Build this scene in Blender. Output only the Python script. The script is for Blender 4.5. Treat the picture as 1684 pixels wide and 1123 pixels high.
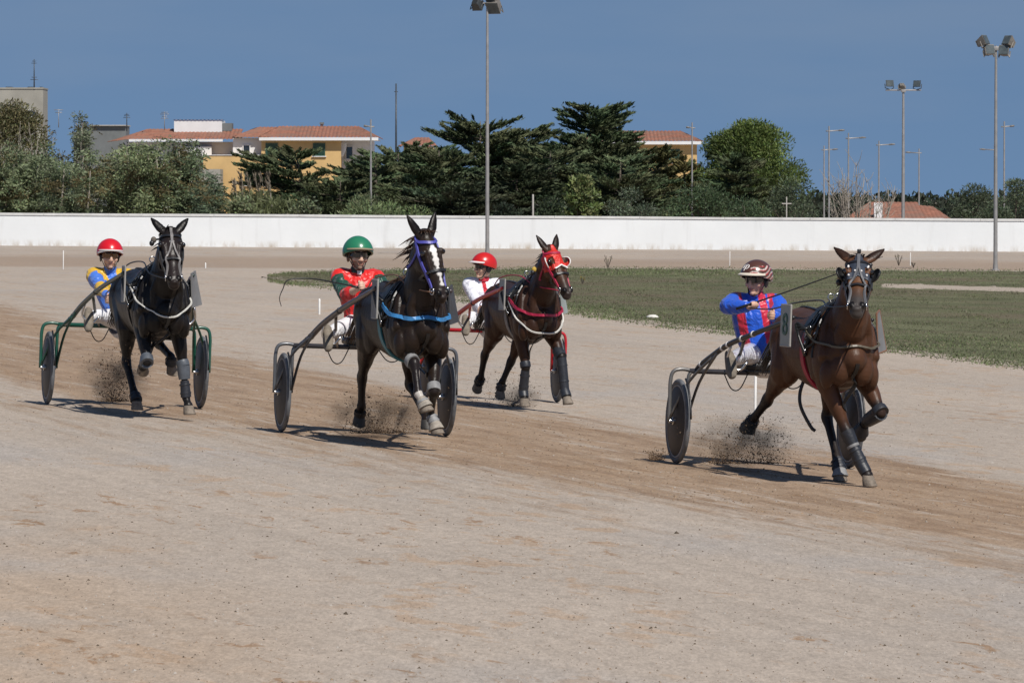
import bpy, bmesh, math, random
import numpy as np
from mathutils import Vector, Matrix, Quaternion, noise
from mathutils.bvhtree import BVHTree

R = math.radians
for o in list(bpy.data.objects):
    bpy.data.objects.remove(o)
scene = bpy.context.scene
COL = scene.collection

# ------------------------------------------------------------------ camera, sky, sun, exposure
F_PX, CX, HY, CAM_H = 8500.0, 842.0, 325.0, 2.4      # focal length in photo pixels, centre column, horizon row, eye height
cam_d = bpy.data.cameras.new('camera')
cam = bpy.data.objects.new('camera', cam_d)
COL.objects.link(cam)
cam.location = (0, 0, CAM_H)
cam.rotation_euler = (R(90) - math.atan((561.5 - HY) / F_PX), 0, 0)
cam_d.sensor_width = 36
cam_d.lens = 36 * F_PX / 1684
cam_d.clip_start = 1
cam_d.clip_end = 20000
cam_d.dof.use_dof = True
cam_d.dof.focus_distance = 50
cam_d.dof.aperture_fstop = 40
scene.camera = cam

SUN_EL, SUN_AZ = 50.0, 152.0                            # azimuth clockwise from +Y (view direction)
world = bpy.data.worlds.new('World')
scene.world = world
world.use_nodes = True
wn = world.node_tree
bg = wn.nodes['Background']
sky = wn.nodes.new('ShaderNodeTexSky')
sky.sky_type = 'NISHITA'
sky.sun_disc = False
sky.sun_elevation = R(SUN_EL)
sky.sun_rotation = R(SUN_AZ)
sky.air_density = 1.0
sky.dust_density = 0.15
sky.ozone_density = 2.2
tc = wn.nodes.new('ShaderNodeTexCoord')
sx = wn.nodes.new('ShaderNodeSeparateXYZ')
cb = wn.nodes.new('ShaderNodeCombineXYZ')
mz = wn.nodes.new('ShaderNodeMath'); mz.operation = 'MULTIPLY_ADD'
mz.inputs[1].default_value = 0.75; mz.inputs[2].default_value = 0.28
wn.links.new(tc.outputs['Generated'], sx.inputs[0])
wn.links.new(sx.outputs['X'], cb.inputs['X'])
wn.links.new(sx.outputs['Y'], cb.inputs['Y'])
wn.links.new(sx.outputs['Z'], mz.inputs[0])
wn.links.new(mz.outputs[0], cb.inputs['Z'])
nrm = wn.nodes.new('ShaderNodeVectorMath'); nrm.operation = 'NORMALIZE'
wn.links.new(cb.outputs[0], nrm.inputs[0])
wn.links.new(nrm.outputs[0], sky.inputs['Vector'])
# thin high cloud: slow stretched noise lightens the blue a little
cmap = wn.nodes.new('ShaderNodeMapping'); cmap.inputs['Scale'].default_value = (9, 9, 45)
cno = wn.nodes.new('ShaderNodeTexNoise'); cno.inputs['Scale'].default_value = 1.0
cno.inputs['Detail'].default_value = 4; cno.inputs['Roughness'].default_value = 0.55
crp = wn.nodes.new('ShaderNodeMapRange')
crp.inputs['From Min'].default_value = 0.42; crp.inputs['From Max'].default_value = 0.75
crp.inputs['To Min'].default_value = 0.0; crp.inputs['To Max'].default_value = 0.16
cmx = wn.nodes.new('ShaderNodeMixRGB'); cmx.inputs['Color2'].default_value = (4.2, 4.6, 5.2, 1)
wn.links.new(tc.outputs['Generated'], cmap.inputs[0])
wn.links.new(cmap.outputs[0], cno.inputs['Vector'])
wn.links.new(cno.outputs['Fac'], crp.inputs['Value'])
wn.links.new(crp.outputs[0], cmx.inputs['Fac'])
hsv = wn.nodes.new('ShaderNodeHueSaturation'); hsv.inputs['Saturation'].default_value = 1.05
wn.links.new(sky.outputs[0], hsv.inputs['Color'])
wn.links.new(hsv.outputs[0], cmx.inputs['Color1'])
wn.links.new(cmx.outputs[0], bg.inputs['Color'])
bg.inputs['Strength'].default_value = 0.08

sun_d = bpy.data.lights.new('sun', 'SUN')
sun = bpy.data.objects.new('sun', sun_d)
COL.objects.link(sun)
sun_d.energy = 5.0
sun_d.angle = R(0.5)
sun_d.color = (1.0, 0.95, 0.88)
sdir = Vector((math.sin(R(SUN_AZ)) * math.cos(R(SUN_EL)), math.cos(R(SUN_AZ)) * math.cos(R(SUN_EL)), math.sin(R(SUN_EL))))
sun.rotation_euler = (-sdir).to_track_quat('-Z', 'Y').to_euler()
sun.location = (20, -20, 60)

scene.view_settings.view_transform = 'Standard'
scene.view_settings.look = 'None'
scene.view_settings.exposure = 0.0
scene.view_settings.gamma = 1.0
scene.view_settings.use_curve_mapping = False

# ------------------------------------------------------------------ small helpers
def lin(c):
    return tuple(((v / 255) / 12.92 if v / 255 <= 0.04045 else ((v / 255 + 0.055) / 1.055) ** 2.4) for v in c)

def smooth01(a, b, x):
    t = min(1.0, max(0.0, (x - a) / (b - a)))
    return t * t * (3 - 2 * t)

def bank(y):
    return 0.037 + (0.006 - 0.037) * smooth01(75, 190, y)

def ground_z(x, y):
    return -bank(y) * max(-60.0, min(60.0, x))

def on_ground(px, py):
    """world point of the ground seen at photo pixel px, py"""
    y = 60.0
    for _ in range(60):
        d = py - HY - bank(y) * (px - CX)
        y = 0.5 * y + 0.5 * min(6000, CAM_H * F_PX / max(d, 1.0))
    x = (px - CX) * y / F_PX
    return Vector((x, y, ground_z(x, y)))

def at(px, py, d):
    """world point at photo pixel px, py and depth d"""
    return Vector(((px - CX) * d / F_PX, d, CAM_H - (py - HY) * d / F_PX))

def tag(o, label=None, cat=None, group=None, kind=None):
    if label: o['label'] = label
    if cat: o['category'] = cat
    if group: o['group'] = group
    if kind: o['kind'] = kind
    return o

def empty(name, loc=(0, 0, 0), rot=(0, 0, 0), scale=1.0):
    o = bpy.data.objects.new(name, None)
    COL.objects.link(o)
    o.location = loc
    o.rotation_euler = rot
    o.scale = (scale,) * 3
    o.empty_display_size = 0.2
    return o

def catmull(pts, rad, per=4):
    pts = [Vector(p) for p in pts]
    rad = [np.array(r, float) if hasattr(r, '__len__') else np.array((r, r), float) for r in rad]
    n = len(pts)
    op, orr = [], []
    for i in range(n - 1):
        p0 = pts[i - 1] if i > 0 else pts[i] * 2 - pts[i + 1]
        p3 = pts[i + 2] if i + 2 < n else pts[i + 1] * 2 - pts[i]
        p1, p2 = pts[i], pts[i + 1]
        for k in range(per):
            t = k / per
            t2, t3 = t * t, t * t * t
            op.append(0.5 * ((2 * p1) + (p2 - p0) * t + (2 * p0 - 5 * p1 + 4 * p2 - p3) * t2 + (3 * p1 - p0 - 3 * p2 + p3) * t3))
            s = t * t * (3 - 2 * t)
            orr.append(rad[i] * (1 - s) + rad[i + 1] * s)
    op.append(pts[-1]); orr.append(rad[-1])
    return op, orr

class MB:
    """collects verts and faces; build() links them as one mesh object"""
    def __init__(self):
        self.v, self.f, self.c = [], [], []
        self.cur = None
    def _add(self, vs, fs):
        b = len(self.v)
        self.v += [tuple(x) for x in vs]
        self.f += [tuple(b + i for i in q) for q in fs]
        self.c += [self.cur] * len(vs)
        return b
    def box(self, c, s, rot=None, bevel=0.0):
        hx, hy, hz = s[0] / 2, s[1] / 2, s[2] / 2
        c = Vector(c)
        if bevel <= 0:
            vs = [Vector((x, y, z)) for x in (-hx, hx) for y in (-hy, hy) for z in (-hz, hz)]
            fs = [(0, 1, 3, 2), (4, 6, 7, 5), (0, 4, 5, 1), (2, 3, 7, 6), (0, 2, 6, 4), (1, 5, 7, 3)]
        else:
            bm = bmesh.new()
            bmesh.ops.create_cube(bm, size=1)
            for v in bm.verts:
                v.co = Vector((v.co.x * s[0], v.co.y * s[1], v.co.z * s[2]))
            bmesh.ops.bevel(bm, geom=list(bm.edges), offset=bevel, segments=2, affect='EDGES', profile=0.5)
            bm.verts.index_update()
            vs = [v.co.copy() for v in bm.verts]
            fs = [tuple(v.index for v in f.verts) for f in bm.faces]
            bm.free()
        if rot is not None:
            vs = [rot @ v for v in vs]
        return self._add([c + v for v in vs], fs)
    def tube(self, pts, r, n=8, smooth=0, side=None, caps=True):
        rr = r if hasattr(r, '__len__') and len(r) == len(pts) else [r] * len(pts)
        if smooth:
            pts, rr = catmull(pts, rr, smooth)
        self.loft(pts, rr, n=n, side=side, round_caps=False, caps=caps)
    def loft(self, pts, rad, n=14, side=None, round_caps=True, caps=True, smooth=0):
        if smooth:
            pts, rad = catmull(pts, rad, smooth)
        pts = [Vector(p) for p in pts]
        rad = [(r if hasattr(r, '__len__') else (r, r)) for r in rad]
        m = len(pts)
        tans = []
        for i in range(m):
            t = pts[min(i + 1, m - 1)] - pts[max(i - 1, 0)]
            tans.append(t.normalized() if t.length > 1e-9 else Vector((0, 0, 1)))
        if round_caps:
            a, b = pts[0], pts[-1]
            ra, rb = rad[0], rad[-1]
            la, lb = min(ra), min(rb)
            pre = [(a - tans[0] * la * k, (ra[0] * s, ra[1] * s)) for k, s in ((0.95, 0.25), (0.75, 0.62), (0.4, 0.9))]
            post = [(b + tans[-1] * lb * k, (rb[0] * s, rb[1] * s)) for k, s in ((0.4, 0.9), (0.75, 0.62), (0.95, 0.25))]
            pts = [p for p, _ in pre] + pts + [p for p, _ in post]
            rad = [r for _, r in pre] + list(rad) + [r for _, r in post]
            tans = [tans[0]] * 3 + tans + [tans[-1]] * 3
            m = len(pts)
        s = Vector(side) if side is not None else None
        if s is None:
            s = Vector((1, 0, 0)) if abs(tans[0].x) < 0.8 else Vector((0, 0, 1))
        fixed = side is not None
        vs, fs = [], []
        cur = s
        for i in range(m):
            t = tans[i]
            h = s if fixed else cur
            q = h - t * h.dot(t)
            if q.length < 1e-4:
                q = t.orthogonal()
            q.normalize()
            cur = q
            b = t.cross(q)
            for k in range(n):
                a = 2 * math.pi * k / n
                vs.append(pts[i] + q * (rad[i][0] * math.cos(a)) + b * (rad[i][1] * math.sin(a)))
        for i in range(m - 1):
            for k in range(n):
                k2 = (k + 1) % n
                fs.append((i * n + k, i * n + k2, (i + 1) * n + k2, (i + 1) * n + k))
        if caps:
            fs.append(tuple(range(n - 1, -1, -1)))
            fs.append(tuple((m - 1) * n + k for k in range(n)))
        return self._add(vs, fs)
    def ball(self, c, r, rot=None, nu=16, nv=10):
        c = Vector(c)
        r = r if hasattr(r, '__len__') else (r, r, r)
        vs, fs = [Vector((0, 0, r[2]))], []
        for j in range(1, nv):
            th = math.pi * j / nv
            for k in range(nu):
                a = 2 * math.pi * k / nu
                vs.append(Vector((r[0] * math.sin(th) * math.cos(a), r[1] * math.sin(th) * math.sin(a), r[2] * math.cos(th))))
        vs.append(Vector((0, 0, -r[2])))
        for k in range(nu):
            fs.append((0, 1 + k, 1 + (k + 1) % nu))
        for j in range(nv - 2):
            for k in range(nu):
                a, b = 1 + j * nu + k, 1 + j * nu + (k + 1) % nu
                fs.append((a, a + nu, b + nu, b))
        l = len(vs) - 1
        for k in range(nu):
            fs.append((l, 1 + (nv - 2) * nu + (k + 1) % nu, 1 + (nv - 2) * nu + k))
        if rot is not None:
            vs = [rot @ v for v in vs]
        return self._add([c + v for v in vs], fs)
    def torus(self, c, axis, r, t, n=28, m=8, t2=None):
        axis = Vector(axis).normalized()
        u = axis.orthogonal().normalized(); w = axis.cross(u)
        c = Vector(c); t2 = t2 or t
        vs, fs = [], []
        for i in range(n):
            a = 2 * math.pi * i / n
            d = u * math.cos(a) + w * math.sin(a)
            for k in range(m):
                b = 2 * math.pi * k / m
                vs.append(c + d * (r + t * math.cos(b)) + axis * (t2 * math.sin(b)))
        for i in range(n):
            for k in range(m):
                fs.append((i * m + k, ((i + 1) % n) * m + k, ((i + 1) % n) * m + (k + 1) % m, i * m + (k + 1) % m))
        return self._add(vs, fs)
    def lathe(self, c, axis, prof, n=40):
        """prof: list of (offset along axis, radius)"""
        axis = Vector(axis).normalized()
        u = axis.orthogonal().normalized(); w = axis.cross(u)
        c = Vector(c)
        vs, fs = [], []
        for (o, r) in prof:
            for k in range(n):
                a = 2 * math.pi * k / n
                vs.append(c + axis * o + (u * math.cos(a) + w * math.sin(a)) * max(r, 1e-4))
        for i in range(len(prof) - 1):
            for k in range(n):
                k2 = (k + 1) % n
                fs.append((i * n + k, i * n + k2, (i + 1) * n + k2, (i + 1) * n + k))
        fs.append(tuple(range(n - 1, -1, -1)))
        fs.append(tuple((len(prof) - 1) * n + k for k in range(n)))
        return self._add(vs, fs)
    def prism(self, poly, d):
        """polygon (list of points) pushed along vector d"""
        n = len(poly)
        d = Vector(d)
        vs = [Vector(p) for p in poly] + [Vector(p) + d for p in poly]
        fs = [tuple(range(n - 1, -1, -1)), tuple(range(n, 2 * n))]
        for i in range(n):
            j = (i + 1) % n
            fs.append((i, j, n + j, n + i))
        return self._add(vs, fs)
    def build(self, name, mat, parent=None, smooth=True, angle=None):
        me = bpy.data.meshes.new(name)
        me.from_pydata(self.v, [], self.f)
        if any(c is not None for c in self.c):
            at_ = me.color_attributes.new('Col', 'FLOAT_COLOR', 'POINT')
            arr = np.ones((len(self.v), 4), np.float32)
            for i, c in enumerate(self.c):
                if c is not None:
                    arr[i, :3] = c[:3]
            at_.data.foreach_set('color', arr.ravel())
        me.materials.append(mat)
        bm = bmesh.new(); bm.from_mesh(me)
        bmesh.ops.recalc_face_normals(bm, faces=bm.faces)
        bm.to_mesh(me); bm.free()
        if smooth:
            me.shade_smooth()
            if angle:
                me.set_sharp_from_angle(angle=R(angle))
        o = bpy.data.objects.new(name, me)
        COL.objects.link(o)
        o.parent = parent
        return o
    def remesh(self, name, mat, parent, voxel, it=4, colfn=None, factor=0.5):
        me = bpy.data.meshes.new('temporary')
        me.from_pydata(self.v, [], self.f)
        bm = bmesh.new(); bm.from_mesh(me)
        bmesh.ops.recalc_face_normals(bm, faces=bm.faces)
        bm.to_mesh(me); bm.free()
        t = bpy.data.objects.new('temporary', me)
        COL.objects.link(t)
        m = t.modifiers.new('r', 'REMESH'); m.mode = 'VOXEL'; m.voxel_size = voxel; m.adaptivity = 0
        if it:
            s = t.modifiers.new('s', 'SMOOTH'); s.factor = factor; s.iterations = it
        dg = bpy.context.evaluated_depsgraph_get()
        m2 = bpy.data.meshes.new_from_object(t.evaluated_get(dg))
        bpy.data.objects.remove(t); bpy.data.meshes.remove(me)
        m2.name = name
        m2.materials.clear(); m2.materials.append(mat)
        m2.shade_smooth()
        if colfn:
            n = len(m2.vertices)
            co = np.empty(n * 3, np.float32); m2.vertices.foreach_get('co', co)
            co = co.reshape(n, 3)
            arr = np.ones((n, 4), np.float32)
            arr[:, :3] = colfn(co)
            a = m2.color_attributes.new('Col', 'FLOAT_COLOR', 'POINT')
            a.data.foreach_set('color', arr.ravel())
        o = bpy.data.objects.new(name, m2)
        COL.objects.link(o)
        o.parent = parent
        return o

def fast_mesh(name, verts, faces_n, cols, mat, parent=None, smooth=False):
    """verts (N,3); faces of faces_n consecutive verts each; cols (N,3) or None"""
    n = len(verts)
    me = bpy.data.meshes.new(name)
    me.vertices.add(n)
    me.vertices.foreach_set('co', np.asarray(verts, np.float32).ravel())
    nf = n // faces_n
    me.loops.add(n)
    me.loops.foreach_set('vertex_index', np.arange(n, dtype=np.int32))
    me.polygons.add(nf)
    me.polygons.foreach_set('loop_start', np.arange(0, n, faces_n, dtype=np.int32))
    me.polygons.foreach_set('loop_total', np.full(nf, faces_n, np.int32))
    me.update(calc_edges=True)
    if cols is not None:
        a = me.color_attributes.new('Col', 'FLOAT_COLOR', 'POINT')
        arr = np.ones((n, 4), np.float32); arr[:, :3] = cols
        a.data.foreach_set('color', arr.ravel())
    me.materials.append(mat)
    if smooth: me.shade_smooth()
    o = bpy.data.objects.new(name, me)
    COL.objects.link(o)
    o.parent = parent
    return o

# ------------------------------------------------------------------ materials
def mat(name, color=None, rough=0.6, metal=0.0, var=0.0, vscale=6.0, bump=0.0, bscale=30.0, attr=False, spec=0.5,
        sheen=0.0, coat=0.0, bdist=0.01, wrinkle=0.0, wscale=9.0, stretch=None, hue2=None, sub=0.0, trans=0.0):
    m = bpy.data.materials.new(name)
    m.use_nodes = True
    t = m.node_tree; N = t.nodes; L = t.links
    p = N['Principled BSDF']
    p.inputs['Roughness'].default_value = rough
    p.inputs['Metallic'].default_value = metal
    p.inputs['Specular IOR Level'].default_value = spec
    if sheen:
        p.inputs['Sheen Weight'].default_value = sheen
    if coat:
        p.inputs['Coat Weight'].default_value = coat
        p.inputs['Coat Roughness'].default_value = 0.15
    tcn = N.new('ShaderNodeTexCoord')
    vec = tcn.outputs['Object']
    if stretch:
        mp = N.new('ShaderNodeMapping'); mp.inputs['Scale'].default_value = stretch
        L.new(vec, mp.inputs[0]); vec = mp.outputs[0]
    if attr:
        at_ = N.new('ShaderNodeAttribute'); at_.attribute_name = 'Col'
        base = at_.outputs['Color']
    else:
        rgb = N.new('ShaderNodeRGB'); rgb.outputs[0].default_value = (*color[:3], 1)
        base = rgb.outputs[0]
    if var > 0:
        no = N.new('ShaderNodeTexNoise'); no.inputs['Scale'].default_value = vscale
        no.inputs['Detail'].default_value = 5; no.inputs['Roughness'].default_value = 0.6
        L.new(vec, no.inputs['Vector'])
        mr = N.new('ShaderNodeMapRange')
        mr.inputs['From Min'].default_value = 0.3; mr.inputs['From Max'].default_value = 0.7
        mr.inputs['To Min'].default_value = 1 - var; mr.inputs['To Max'].default_value = 1 + var
        L.new(no.outputs['Fac'], mr.inputs['Value'])
        mu = N.new('ShaderNodeMixRGB'); mu.blend_type = 'MULTIPLY'; mu.inputs['Fac'].default_value = 1
        L.new(base, mu.inputs['Color1']); L.new(mr.outputs[0], mu.inputs['Color2'])
        base = mu.outputs[0]
        if hue2:
            n2 = N.new('ShaderNodeTexNoise'); n2.inputs['Scale'].default_value = vscale * 0.37
            n2.inputs['Detail'].default_value = 4
            L.new(vec, n2.inputs['Vector'])
            m2 = N.new('ShaderNodeMapRange'); m2.inputs['From Min'].default_value = 0.45; m2.inputs['From Max'].default_value = 0.65
            L.new(n2.outputs['Fac'], m2.inputs['Value'])
            mm = N.new('ShaderNodeMixRGB'); mm.inputs['Color2'].default_value = (*hue2, 1)
            L.new(m2.outputs[0], mm.inputs['Fac']); L.new(base, mm.inputs['Color1'])
            base = mm.outputs[0]
    L.new(base, p.inputs['Base Color'])
    nrm_ = None
    if wrinkle > 0:
        nw = N.new('ShaderNodeTexNoise'); nw.inputs['Scale'].default_value = wscale
        nw.inputs['Detail'].default_value = 2.5; nw.inputs['Distortion'].default_value = 1.2
        L.new(vec, nw.inputs['Vector'])
        bw = N.new('ShaderNodeBump'); bw.inputs['Strength'].default_value = wrinkle; bw.inputs['Distance'].default_value = 0.05
        L.new(nw.outputs['Fac'], bw.inputs['Height'])
        nrm_ = bw.outputs[0]
    if bump > 0:
        nb = N.new('ShaderNodeTexNoise'); nb.inputs['Scale'].default_value = bscale
        nb.inputs['Detail'].default_value = 6; nb.inputs['Roughness'].default_value = 0.65
        L.new(vec, nb.inputs['Vector'])
        bb = N.new('ShaderNodeBump'); bb.inputs['Strength'].default_value = bump; bb.inputs['Distance'].default_value = bdist
        L.new(nb.outputs['Fac'], bb.inputs['Height'])
        if nrm_: L.new(nrm_, bb.inputs['Normal'])
        nrm_ = bb.outputs[0]
    if nrm_: L.new(nrm_, p.inputs['Normal'])
    if trans > 0:      # leaves let some light through
        tr = N.new('ShaderNodeBsdfTranslucent')
        ms = N.new('ShaderNodeMixShader'); ms.inputs[0].default_value = trans
        L.new(base, tr.inputs['Color'])
        L.new(p.outputs[0], ms.inputs[1]); L.new(tr.outputs[0], ms.inputs[2])
        L.new(ms.outputs[0], N['Material Output'].inputs['Surface'])
    return m

M = {}
M['leaf'] = mat('leaves', attr=True, rough=0.55, spec=0.3, trans=0.25)
M['needle'] = mat('needles', attr=True, rough=0.7, spec=0.2, trans=0.12)
M['bark'] = mat('bark', (0.11, 0.09, 0.07), 0.9, var=0.35, vscale=8, bump=0.5, bscale=20)
M['pale_bark'] = mat('pale_bark', (0.26, 0.23, 0.19), 0.9, var=0.3, vscale=8, bump=0.4, bscale=20)
M['galv'] = mat('galvanised_steel', (0.30, 0.29, 0.28), 0.5, metal=0.35, var=0.18, vscale=3, bump=0.1)
M['lamp_grey'] = mat('lamp_housing', (0.19, 0.175, 0.155), 0.6, metal=0.2, var=0.35, vscale=7)
M['lamp_dark'] = mat('lamp_dark', (0.04, 0.045, 0.05), 0.4, var=0.2)
M['lamp_glass'] = mat('lamp_glass', (0.07, 0.085, 0.09), 0.25, spec=0.4, var=0.3, vscale=6)
M['white_paint'] = mat('white_paint', (0.66, 0.66, 0.655), 0.7, var=0.05, vscale=1.5, bump=0.15, bscale=12)
M['ochre'] = mat('ochre_render', (0.54, 0.36, 0.155), 0.85, var=0.10, vscale=0.8, bump=0.15, bscale=9)
M['grey_render'] = mat('grey_render', (0.27, 0.26, 0.225), 0.85, var=0.14, vscale=0.7, bump=0.15, bscale=8)
M['dark_cladding'] = mat('dark_cladding', (0.13, 0.14, 0.14), 0.6, var=0.15, vscale=1.2)
M['green_shutter'] = mat('green_shutter', (0.03, 0.085, 0.06), 0.5, var=0.12, vscale=4)
M['dark_glass'] = mat('dark_glass', (0.02, 0.025, 0.03), 0.08, spec=0.7)
M['tile'] = mat('clay_tile', (0.26, 0.108, 0.066), 0.85, var=0.35, vscale=2.2, hue2=(0.21, 0.115, 0.08), bump=0.3, bscale=14)
M['concrete'] = mat('concrete', (0.38, 0.36, 0.33), 0.85, var=0.15, vscale=3, bump=0.2)

# ------------------------------------------------------------------ ground
def ground_z(x, y):
    return -bank(y) * max(-60.0, min(60.0, x)) - 0.6 * smooth01(250, 285, y)

def curve(pts):
    xs = [p[0] for p in pts]; ys = [p[1] for p in pts]
    return lambda x: float(np.interp(x, xs, ys))

band_up = curve([(-300, 470), (0, 506), (100, 524), (200, 548), (345, 580), (455, 598), (600, 628), (780, 662), (900, 684), (1000, 696), (1200, 728), (1450, 752), (1684, 800), (2000, 860)])
band_lo = curve([(-300, 560), (0, 618), (60, 640), (200, 676), (350, 694), (450, 712), (700, 752), (900, 790), (1100, 822), (1300, 850), (1684, 905), (2000, 950)])
grass_lo = curve([(430, 459), (470, 467), (520, 472), (740, 495), (940, 518), (1100, 540), (1300, 562), (1460, 580), (1684, 608), (1900, 636), (2100, 660)])
grass_up = curve([(430, 457), (470, 450), (560, 446), (700, 443), (960, 440), (1684, 445), (2100, 449)])

def to_px(x, y, z):
    return CX + x * F_PX / y, HY + (CAM_H - z) * F_PX / y

def ground_masks(x, y, z):
    if y < 20 or y > 260:
        return (0, 0, 0)
    px, py = to_px(x, y, z)
    u, l = band_up(px), band_lo(px)
    w = 0.22 * (l - u) + 4
    r = smooth01(u - w, u + w, py) * (1 - smooth01(l - w, l + w, py))
    # a weaker worn strip on the near side of the band, and one further in on the right
    l2 = l + 70
    r = max(r, 0.40 * smooth01(u, u + w, py) * (1 - smooth01(l2 - 60, l2 + 40, py)))
    # far straight: pinkish gravel with a browner inner edge
    e = 437 + (px - CX) * 0.006
    g = smooth01(e - 22, e - 2, py) * (1 - smooth01(e + 4, e + 9, py))
    g = max(g, 0.35 * smooth01(404, 412, py) * (1 - smooth01(e, e + 6, py)))
    b = smooth01(860, 1080, py) * (1 - smooth01(250, 620, px))
    b = max(b, smooth01(760, 1000, py) * (1 - smooth01(80, 420, px)))
    return (r, g, b)

rows = [-80, -30, 0, 8, 14]
py = 1330.0
while py > 352:
    rows.append(CAM_H * F_PX / (py - HY)); py -= 4.0 if py > 420 else 2.0
rows += [800, 1100, 1600, 2500, 4500, 9000]
ts = list(np.linspace(-1, 1, 131))
gv, gf, gc = [], [], []
for y in rows:
    w = 0.125 * max(y, 22) + 2
    xs = [-w - 4000, -w - 900, -w - 200, -w - 60, -w - 20, -w - 6] + [t * w for t in ts] + [w + 6, w + 20, w + 60, w + 200, w + 900, w + 4000]
    for x in xs:
        z = ground_z(x, y)
        gv.append((x, y, z)); gc.append(ground_masks(x, y, z))
nc = len(ts) + 12
for i in range(len(rows) - 1):
    for k in range(nc - 1):
        gf.append((i * nc + k, i * nc + k + 1, (i + 1) * nc + k + 1, (i + 1) * nc + k))

def ground_material():
    m = bpy.data.materials.new('track_gravel'); m.use_nodes = True
    t = m.node_tree; N, L = t.nodes, t.links
    p = N['Principled BSDF']; p.inputs['Roughness'].default_value = 0.95; p.inputs['Specular IOR Level'].default_value = 0.15
    at_ = N.new('ShaderNodeAttribute'); at_.attribute_name = 'Col'
    sp = N.new('ShaderNodeSeparateColor'); L.new(at_.outputs['Color'], sp.inputs[0])
    tc_ = N.new('ShaderNodeTexCoord')
    def noise_(scale, sc=(1, 1, 1), rot=0.0, detail=5, rough=0.6, dist=0.0, off=0):
        mp = N.new('ShaderNodeMapping'); mp.vector_type = 'TEXTURE'
        mp.inputs['Scale'].default_value = tuple(1 / v for v in sc); mp.inputs['Rotation'].default_value = (0, 0, rot)
        mp.inputs['Location'].default_value = (off, off * 0.7, 0)
        L.new(tc_.outputs['Object'], mp.inputs[0])
        n = N.new('ShaderNodeTexNoise'); n.inputs['Scale'].default_value = scale
        n.inputs['Detail'].default_value = detail; n.inputs['Roughness'].default_value = rough; n.inputs['Distortion'].default_value = dist
        L.new(mp.outputs[0], n.inputs['Vector'])
        return n.outputs['Fac']
    def rng(v, a, b, c=0.0, d=1.0, smooth=True):
        r = N.new('ShaderNodeMapRange'); r.inputs['From Min'].default_value = a; r.inputs['From Max'].default_value = b
        r.inputs['To Min'].default_value = c; r.inputs['To Max'].default_value = d
        if smooth: r.interpolation_type = 'SMOOTHSTEP'
        L.new(v, r.inputs['Value']); return r.outputs[0]
    def mth(op, a, b=None, clamp=False):
        n = N.new('ShaderNodeMath'); n.operation = op; n.use_clamp = clamp
        for i, q in enumerate((a, b)):
            if q is None: continue
            if isinstance(q, (int, float)): n.inputs[i].default_value = q
            else: L.new(q, n.inputs[i])
        return n.outputs[0]
    def mixc(f, a, b, mode='MIX'):
        n = N.new('ShaderNodeMixRGB'); n.blend_type = mode
        if isinstance(f, (int, float)): n.inputs[0].default_value = f
        else: L.new(f, n.inputs[0])
        for i, q in ((1, a), (2, b)):
            if isinstance(q, tuple): n.inputs[i].default_value = (*q, 1)
            else: L.new(q, n.inputs[i])
        return n.outputs[0]
    gravel_a, gravel_b = (0.345, 0.293, 0.243), (0.378, 0.318, 0.261)
    bluish = (0.332, 0.298, 0.267)
    tan = (0.368, 0.285, 0.212)
    brown_a, brown_b = (0.285, 0.196, 0.126), (0.205, 0.128, 0.074)
    TR = 0.30                                   # heading of the racing line
    big = noise_(0.16, (1, 0.4, 1), detail=4)
    base = mixc(rng(big, 0.35, 0.65), gravel_a, gravel_b)
    big2 = noise_(0.30, (1, 0.5, 1), detail=4, off=31)
    base = mixc(rng(big2, 0.50, 0.70, 0, 0.75), base, bluish)
    base = mixc(mth('MULTIPLY', sp.outputs[2], rng(noise_(0.9, (1, 0.6, 1), off=5), 0.3, 0.6, 0.3, 0.95)), base, tan)
    # sandy drifts and damp scuffs scattered over the gravel
    patch = noise_(0.5, (1, 0.45, 1), detail=4, off=17)
    scuff = noise_(2.2, (1, 0.45, 1), rot=0.2, detail=7, rough=0.66, dist=0.3, off=3)
    sc = mth('MULTIPLY', rng(scuff, 0.54, 0.60), rng(patch, 0.45, 0.56))
    base = mixc(mth('MULTIPLY', sc, 0.65), base, (0.352, 0.248, 0.166))
    sc2 = mth('MULTIPLY', rng(noise_(3.2, (1, 0.35, 1), rot=0.22, detail=8, rough=0.72, dist=0.5, off=41), 0.575, 0.63), rng(noise_(0.42, (1, 0.4, 1), detail=3, off=23), 0.46, 0.56))
    base = mixc(mth('MULTIPLY', sc2, 0.85), base, (0.262, 0.165, 0.096))
    # the worn racing line: long harrowed streaks, loose along both edges
    edge = noise_(1.1, (1, 0.10, 1), rot=TR, detail=7, rough=0.68, off=9)
    ed2 = noise_(4.5, (1, 0.10, 1), rot=TR, detail=7, rough=0.72, off=23)
    mm = mth('ADD', sp.outputs[0], mth('ADD', mth('MULTIPLY', mth('SUBTRACT', edge, 0.5), 1.3), mth('MULTIPLY', mth('SUBTRACT', ed2, 0.5), 1.5)))
    band = mth('MULTIPLY', rng(mm, 0.20, 0.80), rng(sp.outputs[0], 0.01, 0.30))
    tone = noise_(2.6, (1, 0.16, 1), rot=TR, detail=8, rough=0.74, off=57)
    bcol = mixc(rng(tone, 0.44, 0.62), brown_a, brown_b)
    bcol = mixc(rng(noise_(4.2, (1, 0.09, 1), rot=TR, detail=7, rough=0.74, off=77), 0.54, 0.64, 0, 0.8), bcol, gravel_b)
    base = mixc(mth('MULTIPLY', band, 0.82), base, bcol)
    # faint wheel lines everywhere along the heading of the track
    wl = noise_(6.0, (1, 0.025, 1), rot=TR, detail=4, rough=0.6, off=91)
    base = mixc(1.0, base, rng(wl, 0.3, 0.7, 0.95, 1.05), 'MULTIPLY')
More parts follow.
